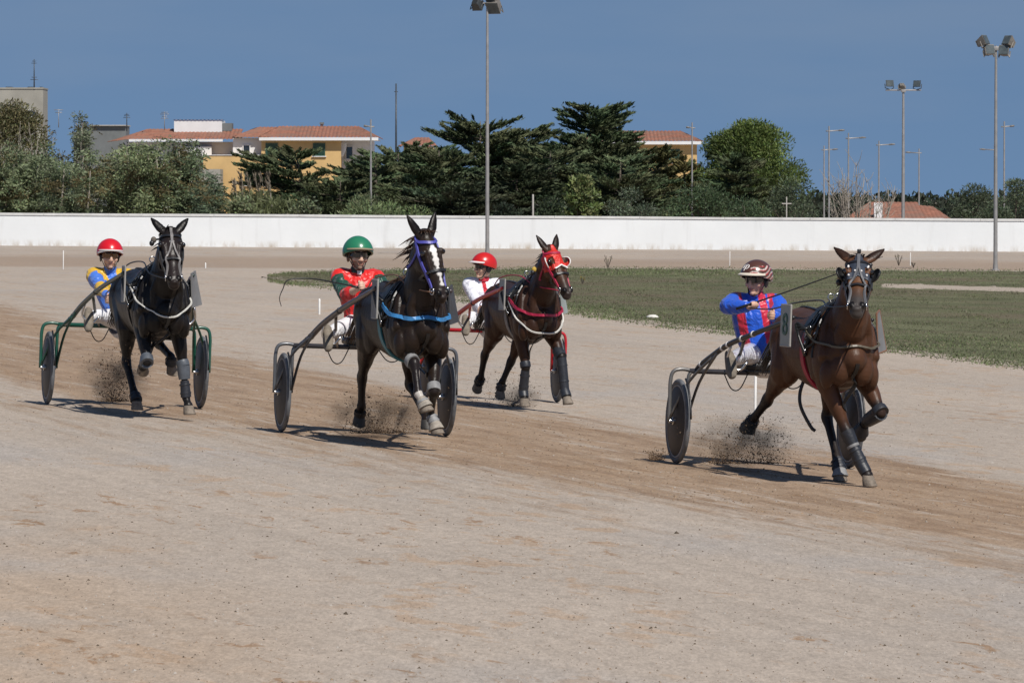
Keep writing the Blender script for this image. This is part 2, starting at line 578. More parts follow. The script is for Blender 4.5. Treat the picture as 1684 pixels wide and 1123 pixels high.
    # far straight
    fs = rng(mth('ADD', sp.outputs[1], mth('MULTIPLY', mth('SUBTRACT', noise_(0.5, (0.3, 1, 1), off=13, detail=6), 0.5), 0.8)), 0.25, 0.8)
    base = mixc(mth('MULTIPLY', fs, 0.6), base, (0.255, 0.182, 0.126))
    # grains and pebbles
    gr = noise_(42, (1, 0.22, 1), detail=4, rough=0.85, off=2)
    base = mixc(1.0, base, rng(gr, 0.3, 0.7, 0.82, 1.18), 'MULTIPLY')
    gr2 = noise_(11, (1, 0.35, 1), detail=5, rough=0.75, off=8)
    base = mixc(1.0, base, rng(gr2, 0.3, 0.7, 0.90, 1.09), 'MULTIPLY')
    L.new(base, p.inputs['Base Color'])
    b1 = N.new('ShaderNodeBump'); b1.inputs['Strength'].default_value = 0.42; b1.inputs['Distance'].default_value = 0.03
    hh = mth('ADD', mth('MULTIPLY', gr, 0.5), mth('ADD', noise_(4.0, (1, 0.5, 1), detail=6, rough=0.7, off=4), mth('MULTIPLY', mth('MULTIPLY', ed2, band), 1.6)))
    L.new(hh, b1.inputs['Height']); L.new(b1.outputs[0], p.inputs['Normal'])
    return m

me = bpy.data.meshes.new('ground')
me.from_pydata(gv, [], gf)
ca = me.color_attributes.new('Col', 'FLOAT_COLOR', 'POINT')
arr = np.ones((len(gv), 4), np.float32); arr[:, :3] = np.array(gc)
ca.data.foreach_set('color', arr.ravel())
M['ground'] = ground_material()
me.materials.append(M['ground']); me.shade_smooth()
ground = bpy.data.objects.new('ground', me); COL.objects.link(ground)
tag(ground, kind='structure')

# infield: a thin turf sheet on the ground and short grass growing in it
M['turf'] = mat('turf_soil', (0.108, 0.110, 0.062), 0.95, var=0.35, vscale=0.45, hue2=(0.125, 0.105, 0.070), bump=0.5, bscale=3, bdist=0.05, spec=0.1)
rnd = random.Random(5)
tv, tf, tcol = [], [], []
pxs = list(np.linspace(430, 2100, 180)); nrow = 70
for i, px in enumerate(pxs):
    u, l = grass_up(px), grass_lo(px)
    l += -2.5 + 3.0 * noise.noise(Vector((px * 0.05, 0, 3))) + 1.8 * noise.noise(Vector((px * 0.2, 2, 3)))
    u += 0.8 * noise.noise(Vector((px * 0.06, 7, 3)))
    for k in range(nrow):
        f = k / (nrow - 1)
        q = on_ground(px, l + (u - l) * f)
        tv.append((q.x, q.y, q.z + 0.006 + 0.012 * math.sin(math.pi * f)))
        py_ = l + (u - l) * f; pw = abs(py_ - (471 + (px - 1480) * 0.03))
        pth = smooth01(0.9, 3.6, pw + 2.0 * noise.noise(Vector((px * 0.04, 4, 4)))) if px > 1450 else 1.0
        tcol.append(-1.0 + 1.0 * pth if pth < 0.98 else min(1.0, min(f * (l - u) / 13.0, (1 - f) * (l - u) / 4.0)))
for i in range(len(pxs) - 1):
    for k in range(nrow - 1):
        tf.append((i * nrow + k, (i + 1) * nrow + k, (i + 1) * nrow + k + 1, i * nrow + k + 1))
def turf_material():
    m = M['turf']; N, L = m.node_tree.nodes, m.node_tree.links
    p = N['Principled BSDF']; old = p.inputs['Base Color'].links[0].from_socket
    at_ = N.new('ShaderNodeAttribute'); at_.attribute_name = 'Col'
    tc_ = N.new('ShaderNodeTexCoord'); no = N.new('ShaderNodeTexNoise'); no.inputs['Scale'].default_value = 1.5; no.inputs['Detail'].default_value = 7; no.inputs['Roughness'].default_value = 0.7
    mp = N.new('ShaderNodeMapping'); mp.inputs['Scale'].default_value = (1, 0.3, 1); L.new(tc_.outputs['Object'], mp.inputs[0]); L.new(mp.outputs[0], no.inputs['Vector'])
    ad = N.new('ShaderNodeMath'); ad.operation = 'MULTIPLY_ADD'; ad.inputs[1].default_value = 2.4; ad.inputs[2].default_value = -1.2; L.new(no.outputs['Fac'], ad.inputs[0])
    a2 = N.new('ShaderNodeMath'); a2.operation = 'ADD'; L.new(ad.outputs[0], a2.inputs[0]); L.new(at_.outputs['Fac'], a2.inputs[1])
    mr = N.new('ShaderNodeMapRange'); mr.inputs['From Min'].default_value = 0.25; mr.inputs['From Max'].default_value = 0.6; L.new(a2.outputs[0], mr.inputs['Value'])
    mx = N.new('ShaderNodeMixRGB'); mx.inputs['Color1'].default_value = (0.35, 0.295, 0.243, 1)
    L.new(mr.outputs[0], mx.inputs['Fac']); L.new(old, mx.inputs['Color2']); L.new(mx.outputs[0], p.inputs['Base Color'])
turf_material()
me = bpy.data.meshes.new('infield'); me.from_pydata(tv, [], tf); me.materials.append(M['turf'])
ca = me.color_attributes.new('Col', 'FLOAT_COLOR', 'POINT'); ca.data.foreach_set('color', np.repeat(np.array(tcol, np.float32), 4)); me.shade_smooth()
o = bpy.data.objects.new('infield', me); COL.objects.link(o); tag(o, kind='structure')

def grass_blades(n, seed):
    g = np.random.default_rng(seed)
    vs, cs = [], []
    rr = random.Random(seed)
    while len(vs) < n * 3:
        px = rr.uniform(440, 1760); u, l = grass_up(px), grass_lo(px)
        f = rr.random()
        py = l + (u - l) * f + rr.gauss(0, 1.6)
        q = on_ground(px, py)
        dn = noise.noise(Vector((q.x * 0.35, q.y * 0.12, 0)))
        dn2 = noise.noise(Vector((q.x * 1.1, q.y * 0.3, 5)))
        # a sandy path crosses the far right of the infield
        path = (abs(py - (471 + (px - 1480) * 0.03)) < 2.4 + 2 * dn2 and px > 1475 + 40 * dn) or (abs(py - 455) < 1.6 and 1290 < px < 1400)
        if path and rr.random() < 0.97: continue
        if rr.random() < 0.35 - 0.6 * dn: continue
        inn = min(1.0, (l - py) / 9.0)                     # thins out towards the track
        if inn < 0: 
            if rr.random() < 0.5: continue
        elif rr.random() > 0.35 + 0.75 * inn + 0.5 * dn2: continue
        h = rr.uniform(0.012, 0.040) * (1 + 0.9 * max(0, dn2))
        if py < 452: h *= 1.4
        w = rr.uniform(0.008, 0.022)
        a = rr.uniform(0, math.pi); dx, dy = math.cos(a) * w, math.sin(a) * w
        lx, ly = rr.gauss(0, 0.5) * h, rr.gauss(0, 0.5) * h
        k = rr.random()
        tone = 0.5 + 0.5 * noise.noise(Vector((q.x * 0.06, q.y * 0.02, 9))) + (0.25 if f > 0.86 or f < 0.2 else 0.0)
        if k < 0.30 + 0.45 * tone: c = (0.112, 0.140, 0.058)
        elif k < 0.72 + 0.2 * tone: c = (0.100, 0.104, 0.060)
        elif k < 0.95: c = (0.145, 0.122, 0.075)
        else: c = (0.21, 0.185, 0.12)
        if 0.28 < f < 0.84: c = (c[0] * 0.86, c[1] * 0.78, c[2] * 0.86)
        s = rr.uniform(0.95, 1.6) * (1 + 0.35 * dn)
        vs += [(q.x - dx, q.y - dy, q.z), (q.x + dx, q.y + dy, q.z), (q.x + lx, q.y + ly, q.z + h)]
        cs += [tuple(v * s for v in c)] * 3
    return np.array(vs), np.array(cs)
gvv, gcc = grass_blades(170000, 11)
o = fast_mesh('grass', gvv, 3, gcc, M['leaf'])
tag(o, kind='stuff')

# loose pebbles and clods lying on the track
def pebbles(n, seed):
    rr = random.Random(seed); vs, cs = [], []
    for _ in range(n):
        px = rr.uniform(-60, 1750); py = 560 + 600 * rr.random() ** 1.3
        q = on_ground(px, py)
        s = rr.choice((0.003, 0.004, 0.005, 0.006, 0.009)) * rr.uniform(0.6, 1.2)
        if rr.random() < 0.0015: s = rr.uniform(0.012, 0.02)
        c = rr.choice(((0.27, 0.235, 0.20), (0.20, 0.165, 0.13), (0.34, 0.31, 0.275), (0.09, 0.07, 0.05), (0.23, 0.17, 0.12)))
        top = Vector((q.x, q.y, q.z + s)); ring = []
        for k in range(5):
            a = k * 1.2566 + rr.random(); r_ = s * rr.uniform(0.9, 1.6)
            ring.append(Vector((q.x + r_ * math.cos(a), q.y + r_ * math.sin(a), q.z - 0.002)))
        for k in range(5):
            vs += [tuple(top), tuple(ring[k]), tuple(ring[(k + 1) % 5])]; cs += [c] * 3
    return np.array(vs), np.array(cs)
M['stone'] = mat('pebble_stone', attr=True, rough=0.95, spec=0.1)
pv, pc = pebbles(12000, 3)
def clods(n, seed):
    rr = random.Random(seed); vs, cs = [], []
    while len(vs) < n * 15:
        px = rr.uniform(-60, 1750); u, l = band_up(px), band_lo(px); py = u + (l - u) * rr.random()
        q = on_ground(px, py)
        if noise.noise(Vector((q.x * 0.8, q.y * 0.12, 2))) < -0.35: continue
        s = 0.004 + 0.010 * rr.random() ** 3
        c = rr.choice(((0.24, 0.17, 0.11), (0.19, 0.13, 0.085), (0.28, 0.20, 0.135), (0.14, 0.10, 0.07)))
        top = Vector((q.x + rr.gauss(0, s * .3), q.y, q.z + s)); ring = []
        for k in range(5):
            a = k * 1.2566 + rr.random(); r_ = s * rr.uniform(0.8, 1.7)
            ring.append(Vector((q.x + r_ * math.cos(a), q.y + r_ * math.sin(a), q.z - 0.002)))
        for k in range(5):
            vs += [tuple(top), tuple(ring[k]), tuple(ring[(k + 1) % 5])]; cs += [c] * 3
    return np.array(vs), np.array(cs)
cv, cc_ = clods(4200, 6)
o = fast_mesh('clods', cv, 3, cc_, M['stone']); tag(o, kind='stuff')
o = fast_mesh('pebbles', pv, 3, pc, M['stone']); tag(o, kind='stuff')

# ------------------------------------------------------------------ boundary wall
WALL_Y = 243.0
wall = empty('boundary_wall', (0, WALL_Y, ground_z(0, WALL_Y)))
tag(wall, 'long low white painted wall along the far side of the track', 'wall')
def wall_material():
    m = mat('limewash', (0.69, 0.71, 0.715), 0.9, var=0.04, vscale=0.35, bump=0.25, bscale=5, bdist=0.02, spec=0.2)
    t = m.node_tree; N, L = t.nodes, t.links
    p = N['Principled BSDF']
    old = p.inputs['Base Color'].links[0].from_socket
    tc_ = N.new('ShaderNodeTexCoord'); s = N.new('ShaderNodeSeparateXYZ'); L.new(tc_.outputs['Object'], s.inputs[0])
    # splashed dirt of its own near the foot, and rain streaks below the coping
    no = N.new('ShaderNodeTexNoise'); no.inputs['Scale'].default_value = 2.0; no.inputs['Detail'].default_value = 6; no.inputs['Roughness'].default_value = 0.7
    mp = N.new('ShaderNodeMapping'); mp.inputs['Scale'].default_value = (1, 1, 0.35)
    L.new(tc_.outputs['Object'], mp.inputs[0]); L.new(mp.outputs[0], no.inputs['Vector'])
    hgt = N.new('ShaderNodeMath'); hgt.operation = 'MULTIPLY_ADD'; hgt.inputs[1].default_value = 0.006; L.new(s.outputs['X'], hgt.inputs[0]); L.new(s.outputs['Z'], hgt.inputs[2])
    mr = N.new('ShaderNodeMapRange'); mr.inputs['From Min'].default_value = 0.34; mr.inputs['From Max'].default_value = 0.02
    L.new(hgt.outputs[0], mr.inputs['Value'])
    mu = N.new('ShaderNodeMath'); mu.operation = 'MULTIPLY'; L.new(mr.outputs[0], mu.inputs[0])
    m2 = N.new('ShaderNodeMapRange'); m2.inputs['From Min'].default_value = 0.45; m2.inputs['From Max'].default_value = 0.68; L.new(no.outputs['Fac'], m2.inputs['Value'])
    L.new(m2.outputs[0], mu.inputs[1])
    mx = N.new('ShaderNodeMixRGB'); mx.inputs['Color2'].default_value = (0.40, 0.34, 0.27, 1)
    L.new(mu.outputs[0], mx.inputs['Fac']); L.new(old, mx.inputs['Color1'])
    # old repaint patches and grey streaks run down from the coping
    n2 = N.new('ShaderNodeTexNoise'); n2.inputs['Scale'].default_value = 1.0; n2.inputs['Detail'].default_value = 5; n2.inputs['Roughness'].default_value = 0.7
    mp2 = N.new('ShaderNodeMapping'); mp2.inputs['Scale'].default_value = (1.6, 1, 0.15)
    L.new(tc_.outputs['Object'], mp2.inputs[0]); L.new(mp2.outputs[0], n2.inputs['Vector'])
    r2 = N.new('ShaderNodeMapRange'); r2.inputs['From Min'].default_value = 0.55; r2.inputs['From Max'].default_value = 0.75; r2.inputs['To Max'].default_value = 0.30; L.new(n2.outputs['Fac'], r2.inputs['Value'])
    mx2 = N.new('ShaderNodeMixRGB'); mx2.inputs['Color2'].default_value = (0.42, 0.42, 0.41, 1)
    L.new(r2.outputs[0], mx2.inputs['Fac']); L.new(mx.outputs[0], mx2.inputs['Color1']); L.new(mx2.outputs[0], p.inputs['Base Color'])
    return m
M['limewash'] = wall_material()
mb = MB(); mc = MB()
rw = random.Random(2)
xs = [-70 + 4.0 * i for i in range(36)]
for x in xs:
    z0, z1 = -0.006 * x, -0.006 * (x + 4.0)
    h0 = 1.54 + 0.02 * noise.noise(Vector((x * 0.13, 0, 0))); h1 = 1.54 + 0.02 * noise.noise(Vector(((x + 4) * 0.13, 0, 0)))
    mb.prism([(x, -0.1, z0 - 0.4), (x + 4.0, -0.1, z1 - 0.4), (x + 4.0, -0.1, z1 + h1 - 0.11), (x, -0.1, z0 + h0 - 0.11)], (0, 0.2, 0))
    mc.prism([(x + 0.006, -0.14, z0 + h0 - 0.108), (x + 3.994, -0.14, z1 + h1 - 0.108), (x + 3.994, -0.14, z1 + h1), (x + 0.006, -0.14, z0 + h0)], (0, 0.28, 0))
mb.build('wall_panel', M['limewash'], wall, smooth=False)
mc.build('coping', mat('coping_paint', (0.56, 0.56, 0.545), 0.9, var=0.12, vscale=2.5, bump=0.3), wall, smooth=False)

# marker stakes along the rails of the track
stake_mat = mat('stake_paint', (0.74, 0.73, 0.70), 0.6, var=0.1)
for (px, y0, y1, lab) in ((104, 443, 413, 'white marker stake on the far gravel behind the rider in blue and yellow'),
                          (525, 517, 493, 'white marker stake standing behind the rider in the green helmet'),
                          (1200, 438, 414, 'white marker stake at the grass edge beyond the brown helmeted rider'),
                          (1497, 437, 416, 'white marker stake between the hooded horse and the right floodlight mast'),
                          (1242, 690, 608, 'cream marker stake on the track behind the seat of the grey sulky'),
                          (338, 441, 433, 'tiny white marker stub on the far gravel beside the black horse head')):
    q = on_ground(px, y0); h = (y0 - y1) * q.y / F_PX
    mb = MB(); r = 0.016 if h > 0.3 else 0.022
    mb.loft([(0, 0, -0.02), (0.01 * h, 0, h)], [r, r], n=8, round_caps=True)
    o = mb.build('marker_stake', stake_mat); o.location = q
    tag(o, lab, 'stake', 'marker stakes along the track')
q = on_ground(1073, 523)
mb = MB(); rb_ = random.Random(4)
mb.ball((0, 0, 0.02), (0.13, 0.09, 0.05), nu=12, nv=7)
mb.v = [(x * (1 + 0.25 * noise.noise(Vector((x * 20, y * 20, z * 20)))), y, z * (1 + 0.3 * noise.noise(Vector((x * 15, y * 15, 3))))) for x, y, z in mb.v]
o = mb.build('stone', mat('limestone', (0.60, 0.58, 0.53), 0.95, var=0.15, vscale=14, bump=0.5), smooth=True); o.location = q
tag(o, 'pale flat stone lying at the grass edge left of the blue jacketed rider', 'stone')

# ------------------------------------------------------------------ masts and lamps
def floodlight(px, base_py, top_py, name_label, r0, heads, depth=None, arm=0.65):
    if depth is None:
        q = on_ground(px, base_py)
    else:
        q = Vector(((px - CX) * depth / F_PX, depth, ground_z((px - CX) * depth / F_PX, depth)))
    h = CAM_H - (top_py - HY) * q.y / F_PX - q.z
    t = empty('floodlight_mast', q); tag(t, name_label, 'floodlight', 'floodlight masts round the track')
    mb = MB(); mb.loft([(0, 0, -0.3), (0, 0, h * 0.5), (0, 0, h)], [r0, r0 * 0.8, r0 * 0.55], n=14, round_caps=False)
    mb.build('pole', M['galv'], t, angle=60)
    mb = MB(); mb.lathe((0, 0, 0), (0, 0, 1), [(0.0, r0 * 2.1), (0.04, r0 * 2.1), (0.05, r0 * 1.2), (0.22, r0 * 1.1)], n=14)
    mb.build('base_flange', M['galv'], t, angle=40)
    mb = MB(); mb.box((0, 0, h - 0.06), (2 * arm, 0.07, 0.07), bevel=0.01); mb.box((0, 0, h - 0.1), (r0 * 2.2, r0 * 2.2, 0.14), bevel=0.01)
    mb.build('crossarm', M['galv'], t, angle=40)
    for (hx, hz, yaw, tilt, sz, dark) in heads:
        rot = Matrix.Rotation(R(yaw), 3, 'Z') @ Matrix.Rotation(R(tilt), 3, 'X')
        c = Vector((hx, 0, h + hz))
        mb = MB()
        w, d, hh = sz
        fr = [(-w / 2, -d / 2, -hh / 2), (w / 2, -d / 2, -hh / 2), (w / 2, -d / 2, hh / 2), (-w / 2, -d / 2, hh / 2)]
        bk = [(-w * 0.3, d / 2, -hh * 0.3), (w * 0.3, d / 2, -hh * 0.3), (w * 0.3, d / 2, hh * 0.3), (-w * 0.3, d / 2, hh * 0.3)]
        vs = [c + rot @ Vector(p) for p in fr + bk]
        mb._add(vs, [(0, 1, 5, 4), (1, 2, 6, 5), (2, 3, 7, 6), (3, 0, 4, 7), (4, 5, 6, 7), (0, 3, 2, 1)])
        for k in range(-2, 3):          # cooling ribs on the back
            mb.box(c + rot @ Vector((k * w * 0.12, d * 0.42, 0)), (w * 0.03, d * 0.5, hh * 0.62), rot)
        hd = mb.build('lamp_head', M['lamp_dark' if dark else 'lamp_grey'], t, smooth=False)
        mb = MB(); mb.box(c + rot @ Vector((0, -d / 2 - 0.012, 0)), (w * 0.9, 0.016, hh * 0.88), rot)
        mb.build('glass', M['lamp_glass'], hd, smooth=False)
        mb = MB()
        for s in (-1, 1):
            mb.tube([c + rot @ Vector((s * w * 0.54, 0, 0)), c + rot @ Vector((s * w * 0.54, 0, -hh * 0.62)) * 1.0, Vector((hx * 0.9 + s * 0.02, 0, h - 0.04))], 0.022, n=6)
        mb.build('bracket', M['lamp_dark' if dark else 'lamp_grey'], hd, smooth=False)
    return t
floodlight(801.5, 421, 4, 'tall floodlight mast behind the riders whose lamps leave the top of the photo', 0.085,
           [(-0.42, -0.1, 150, 35, (0.46, 0.34, 0.42), True), (0.20, 0.16, -35, 40, (0.46, 0.36, 0.44), False),
            (0.30, -0.16, -28, 35, (0.56, 0.42, 0.54), False), (-0.25, 0.4, 140, 20, (0.46, 0.34, 0.42), False)], arm=0.5)
floodlight(1637, 445, 76, 'tall floodlight mast with four grey lamps standing on the infield at right', 0.075,
           [(-0.47, 0.14, 60, -25, (0.36, 0.30, 0.36), False), (-0.27, -0.18, 20, -20, (0.36, 0.30, 0.36), False),
            (0.46, 0.12, -50, -30, (0.36, 0.30, 0.36), False), (0.30, -0.2, -20, -20, (0.36, 0.30, 0.36), False)], arm=0.5)
floodlight(1485, 358, 147, 'floodlight mast with three dark lamps rising behind the white wall', 0.10,
           [(-0.72, 0.26, 15, -12, (0.42, 0.2, 0.34), True), (-0.08, 0.16, 180, 40, (0.34, 0.2, 0.28), False), (0.72, 0.24, -25, -15, (0.40, 0.2, 0.34), True)], depth=262, arm=0.9)

def street_lamp(px, top_py, arm_px, arm_py, depth, label, r0=0.062):
    x = (px - CX) * depth / F_PX
    z0 = ground_z(x, depth); h = CAM_H - (top_py - HY) * depth / F_PX - z0
    ah = CAM_H - (arm_py - HY) * depth / F_PX - z0
    al = arm_px * depth / F_PX
    t = empty('street_lamp', (x, depth, z0)); tag(t, label, 'street lamp', 'street lamps beyond the wall')
    mb = MB(); mb.loft([(0, 0, -0.2), (0, 0, h)], [r0, r0 * 0.65], n=10, round_caps=False); mb.build('pole', M['galv'], t, angle=60)
    mb = MB(); mb.tube([(-0.18 * (1 if al > 0 else -1), 0, ah), (0, 0, ah), (al * 0.72, 0, ah + 0.04)], 0.035, n=8); mb.build('arm', M['galv'], t)
    mb = MB()
    e = al * 0.70; s = 1 if al > 0 else -1
    mb.loft([(e - 0.03 * s, 0, ah + 0.03), (e + 0.12 * s, 0, ah + 0.05), (al, 0, ah + 0.05)], [(0.07, 0.05), (0.13, 0.06), (0.08, 0.035)], n=10, side=(0, 1, 0))
    mb.build('lamp_head', M['lamp_grey'], t)
    return t
for a in ((610, 197, -11, 209, 262, 'street lamp with a short arm in front of the ochre house'),
          (1138, 202, -9, 211, 300, 'street lamp with a short arm in front of the right tiled roof'),
          (1363, 208, 25, 216, 300, 'tallest street lamp above the bare tree'),
          (1395, 219, 28, 228, 320, 'street lamp just right of the tallest one over the bare tree'),
          (1355, 240, 22, 247, 350, 'lowest street lamp left of the bare tree'),
          (1445, 232, 26, 239, 330, 'street lamp left of the three lamp floodlight mast'),
          (1511, 245, -22, 252, 350, 'street lamp with its arm to the left beside the three lamp floodlight mast'),
          (1635, 238, -24, 247, 350, 'street lamp mostly hidden behind the right floodlight mast'),
          (1651, 200, 16, 209, 290, 'street lamp right of the right floodlight mast')):
    street_lamp(*a)
def antenna(px, base_py, top_py, depth, label, twigs, r=0.05, m='lamp_dark'):
    b = at(px, base_py, depth); h = (base_py - top_py) * depth / F_PX
    t = empty('antenna', b); tag(t, label, 'antenna')
    mb = MB(); mb.loft([(0, 0, -0.1), (0, 0, h)], [r, r * 0.5], n=8, round_caps=False); mb.build('mast', M[m], t)
    if twigs:
        mb = MB()
        for (z, w, y) in twigs:
            mb.tube([(-w, y, z * h), (w, -y, z * h)], 0.022, n=6)
        mb.build('crossbars', M[m], t)
    return t
antenna(651.5, 330, 138, 330, 'thin dark mast standing alone among the cypresses', [(0.93, 0.12, 0.0)], r=0.085)
antenna(57, 146, 98, 400, 'tall antenna on the grey building roof', [(0.93, 0.15, 0.1), (0.38, 0.2, 0.0), (0.30, 0.3, 0.1), (0.86, 0.22, 0.2)], r=0.055)
antenna(209, 214, 186, 415, 'antenna beside the dark flat building', [(0.9, 0.18, 0.1), (0.72, 0.28, 0.1), (0.82, 0.22, 0.0)], r=0.05)
antenna(271, 212, 184, 352, 'television antenna on the long tiled roof', [(0.95, 0.22, 0.2), (0.85, 0.3, 0.2), (0.72, 0.18, 0.1), (0.6, 0.25, 0.0)], r=0.03, m='galv')
antenna(97, 208, 180, 352, 'small antenna among the leafless twigs at left', [(0.95, 0.3, 0.0), (0.8, 0.22, 0.1)], r=0.03, m='galv')
# a white cross and a short grey post seen over the wall
q = at(1293.5, 360, 258); mb = MB()
mb.box((0, 0, 0.05), (0.05, 0.05, 2.1)); mb.box((0, -0.003, 0.76), (0.48, 0.04, 0.05))
o = mb.build('wooden_cross_post', M['concrete'], smooth=False); o.location = q; tag(o, 'thin pale cross shaped post in front of the round bushes', 'post')
q = at(876.5, 362, 250); mb = MB(); mb.loft([(0, 0, -0.8), (0, 0, 1.2)], [0.05, 0.045], n=8); o = mb.build('concrete_post', M['concrete']); o.location = q
tag(o, 'short grey concrete post behind the wall left of the leafy sapling', 'post')

# ------------------------------------------------------------------ houses
def tile_roof(mb, e0, e1, r1, r0, pitch=0.26, amp=0.055, nv=7):
    """corrugated tiled plane between the eave e0-e1 and the ridge r0-r1"""
    e0, e1, r1, r0 = map(Vector, (e0, e1, r1, r0))
    L_ = (e1 - e0).length
    nrm_ = (e1 - e0).cross(r0 - e0)
    if nrm_.length < 1e-6: nrm_ = (e1 - e0).cross(r1 - e0)
    nrm_.normalize()
    if nrm_.z < 0: nrm_ = -nrm_
    nu = max(8, int(L_ / pitch * 6))
    b = len(mb.v); ax = (e1 - e0) / L_
    for j in range(nv + 1):
        f = j / nv
        a, c = e0.lerp(r0, f), e1.lerp(r1, f)
        for i in range(nu + 1):
            p = a.lerp(c, i / nu)
            s = (p - e0).dot(ax)
            d = amp * abs(math.sin(math.pi * s / pitch))
            mb.v.append(tuple(p + nrm_ * d)); mb.c.append(mb.cur)
    for j in range(nv):
        for i in range(nu):
            q = b + j * (nu + 1) + i
            mb.f.append((q, q + 1, q + nu + 2, q + nu + 1))

class House:
    def __init__(self, name, label, depth, cat='house'):
        self.d = depth; self.s = F_PX / depth
        self.e = empty(name, (0, depth, ground_z(0, depth))); self.z0 = self.e.location.z
        tag(self.e, label, cat)
    def x(self, px): return (px - CX) / self.s
    def z(self, py): return CAM_H - (py - HY) / self.s - self.z0
    def block(self, name, m, px0, px1, top, y0, dep, bottom=None, bev=0.0):
        mb = MB(); zt = self.z(top); zb = 0 if bottom is None else self.z(bottom)
        mb.box(((self.x(px0) + self.x(px1)) / 2, y0 + dep / 2, (zt + zb) / 2), (self.x(px1) - self.x(px0), dep, zt - zb), bevel=bev)
        return mb.build(name, M[m], self.e, smooth=False)
    def window(self, px0, px1, t, b, y, shutter=True, bars=True):
        mb = MB(); x0, x1, zt, zb = self.x(px0), self.x(px1), self.z(t), self.z(b)
        cx, cz, w, h = (x0 + x1) / 2, (zt + zb) / 2, x1 - x0, zt - zb
        fr = 0.06
        for sx in (-1, 1): mb.box((cx + sx * (w / 2 - fr / 2), y - 0.03, cz), (fr, 0.10, h))
        for sz in (-1, 1): mb.box((cx, y - 0.03, cz + sz * (h / 2 - fr / 2)), (w - 2 * fr, 0.10, fr))
        f = mb.build('window', M['green_shutter' if shutter else 'white_paint'], self.e, smooth=False)
        mb = MB()
        if shutter:
            n = max(6, int(h / 0.09))
            for k in range(n):
                mb.box((cx, y - 0.035, cz - h / 2 + fr + (h - 2 * fr) * (k + 0.5) / n), (w - 2 * fr, 0.02, (h - 2 * fr) / n * 0.75), Matrix.Rotation(R(25), 3, 'X'))
            mb.box((cx, y - 0.008, cz), (w - 2 * fr, 0.01, h - 2 * fr))
            mb.build('shutter', M['green_shutter'], f, smooth=False)
        else:
            mb.box((cx, y - 0.01, cz), (w - 2 * fr, 0.012, h - 2 * fr)); mb.build('pane', M['dark_glass'], f, smooth=False)
        mb = MB(); mb.box((cx, y - 0.06, cz - h / 2 - 0.03), (w + 0.16, 0.16, 0.055)); mb.build('sill', M['white_paint'], f, smooth=False)

H1 = House('tiled_house', 'long ochre and white house with red tiled roofs behind the left hedge', 350)
# ochre two storey block
H1.block('wall', 'ochre', 430, 561, 230, 0.0, 10.0)
H1.block('wall', 'white_paint', 561.2, 610, 231, 1.6, 8.0)
H1.block('wall', 'ochre', 335, 429.8, 256, -0.4, 4.0)
H1.block('coping', 'white_paint', 334, 429.7, 255, -0.46, 0.4, bottom=256)
H1.block('wall', 'white_paint', 382, 429.8, 227, 1.0, 6.0)
H1.block('wall', 'white_paint', 200, 381.8, 233, 3.0, 7.0)
H1.block('wall', 'white_paint', 300, 345, 241, 2.2, 0.78, bottom=256)
H1.block('annex_wall', 'grey_render', 338, 368, 279, -4.0, 3.4)
H1.block('fascia', 'white_paint', 427, 622.5, 226.6, -0.53, 0.10, bottom=231.5)
H1.block('fascia', 'white_paint', 209, 364, 228.9, 1.88, 0.1, bottom=232.8)
H1.block('soffit', 'white_paint', 430, 620, 229.0, -0.36, 10.5, bottom=229.9)
H1.window(437, 457, 236, 257, 0.0); H1.window(515, 535, 236, 257, 0.0)
H1.window(404, 426, 284, 305, -0.4); H1.window(437, 459, 284, 306, 0.0)
H1.window(398, 411, 238, 254, 1.0, shutter=False)
H1.window(567, 580, 240, 262, 1.6, shutter=False)
mb = MB()
X, Z = H1.x, H1.z
tile_roof(mb, (X(426), -0.42, Z(227)), (X(623), -0.42, Z(227)), (X(586), 5.0, Z(207)), (X(455), 5.0, Z(207)))
tile_roof(mb, (X(623), -0.42, Z(227)), (X(623), 10.9, Z(227)), (X(586), 5.0, Z(207)), (X(586), 5.0, Z(207)))
tile_roof(mb, (X(426), 10.9, Z(227)), (X(426), -0.42, Z(227)), (X(455), 5.0, Z(207)), (X(455), 5.0, Z(207)))
mb.build('roof', M['tile'], H1.e, smooth=False)
mb = MB()
tile_roof(mb, (X(381), 0.5, Z(227)), (X(432), 0.5, Z(227)), (X(456), 5.6, Z(208.2)), (X(418), 5.6, Z(208.2)))
tile_roof(mb, (X(381), 10.5, Z(227)), (X(381), 0.5, Z(227)), (X(418), 5.6, Z(208.2)), (X(418), 5.6, Z(208.2)))
mb.build('roof', M['tile'], H1.e, smooth=False)
mb = MB()
tile_roof(mb, (X(207), 2.0, Z(229.5)), (X(390), 2.0, Z(229.5)), (X(392), 7.0, Z(211)), (X(233), 7.0, Z(211)))
tile_roof(mb, (X(160), 9.0, Z(232)), (X(207), 2.0, Z(229.5)), (X(233), 7.0, Z(211)), (X(233), 7.0, Z(211)))
mb.build('roof', M['tile'], H1.e, smooth=False)
H1.block('stair_tower', 'white_paint', 278, 358, 196.5, 5.5, 4.0, bottom=216)
mb = MB(); tile_roof(mb, (X(276), 5.42, Z(195.9)), (X(359.5), 5.42, Z(195.9)), (X(359.5), 7.5, Z(195.2)), (X(276), 7.5, Z(195.2)), nv=2, amp=0.035); mb.build('tower_coping', M['tile'], H1.e, smooth=False)
H1.block('water_tank', 'dark_cladding', 358.4, 374, 201, 5.8, 2.0, bottom=214)
H1.block('chimney', 'concrete', 522.5, 527.5, 203, 5.0, 0.25, bottom=209)
H1.block('chimney_cap', 'dark_cladding', 521.5, 528.5, 200, 4.9, 0.45, bottom=203)
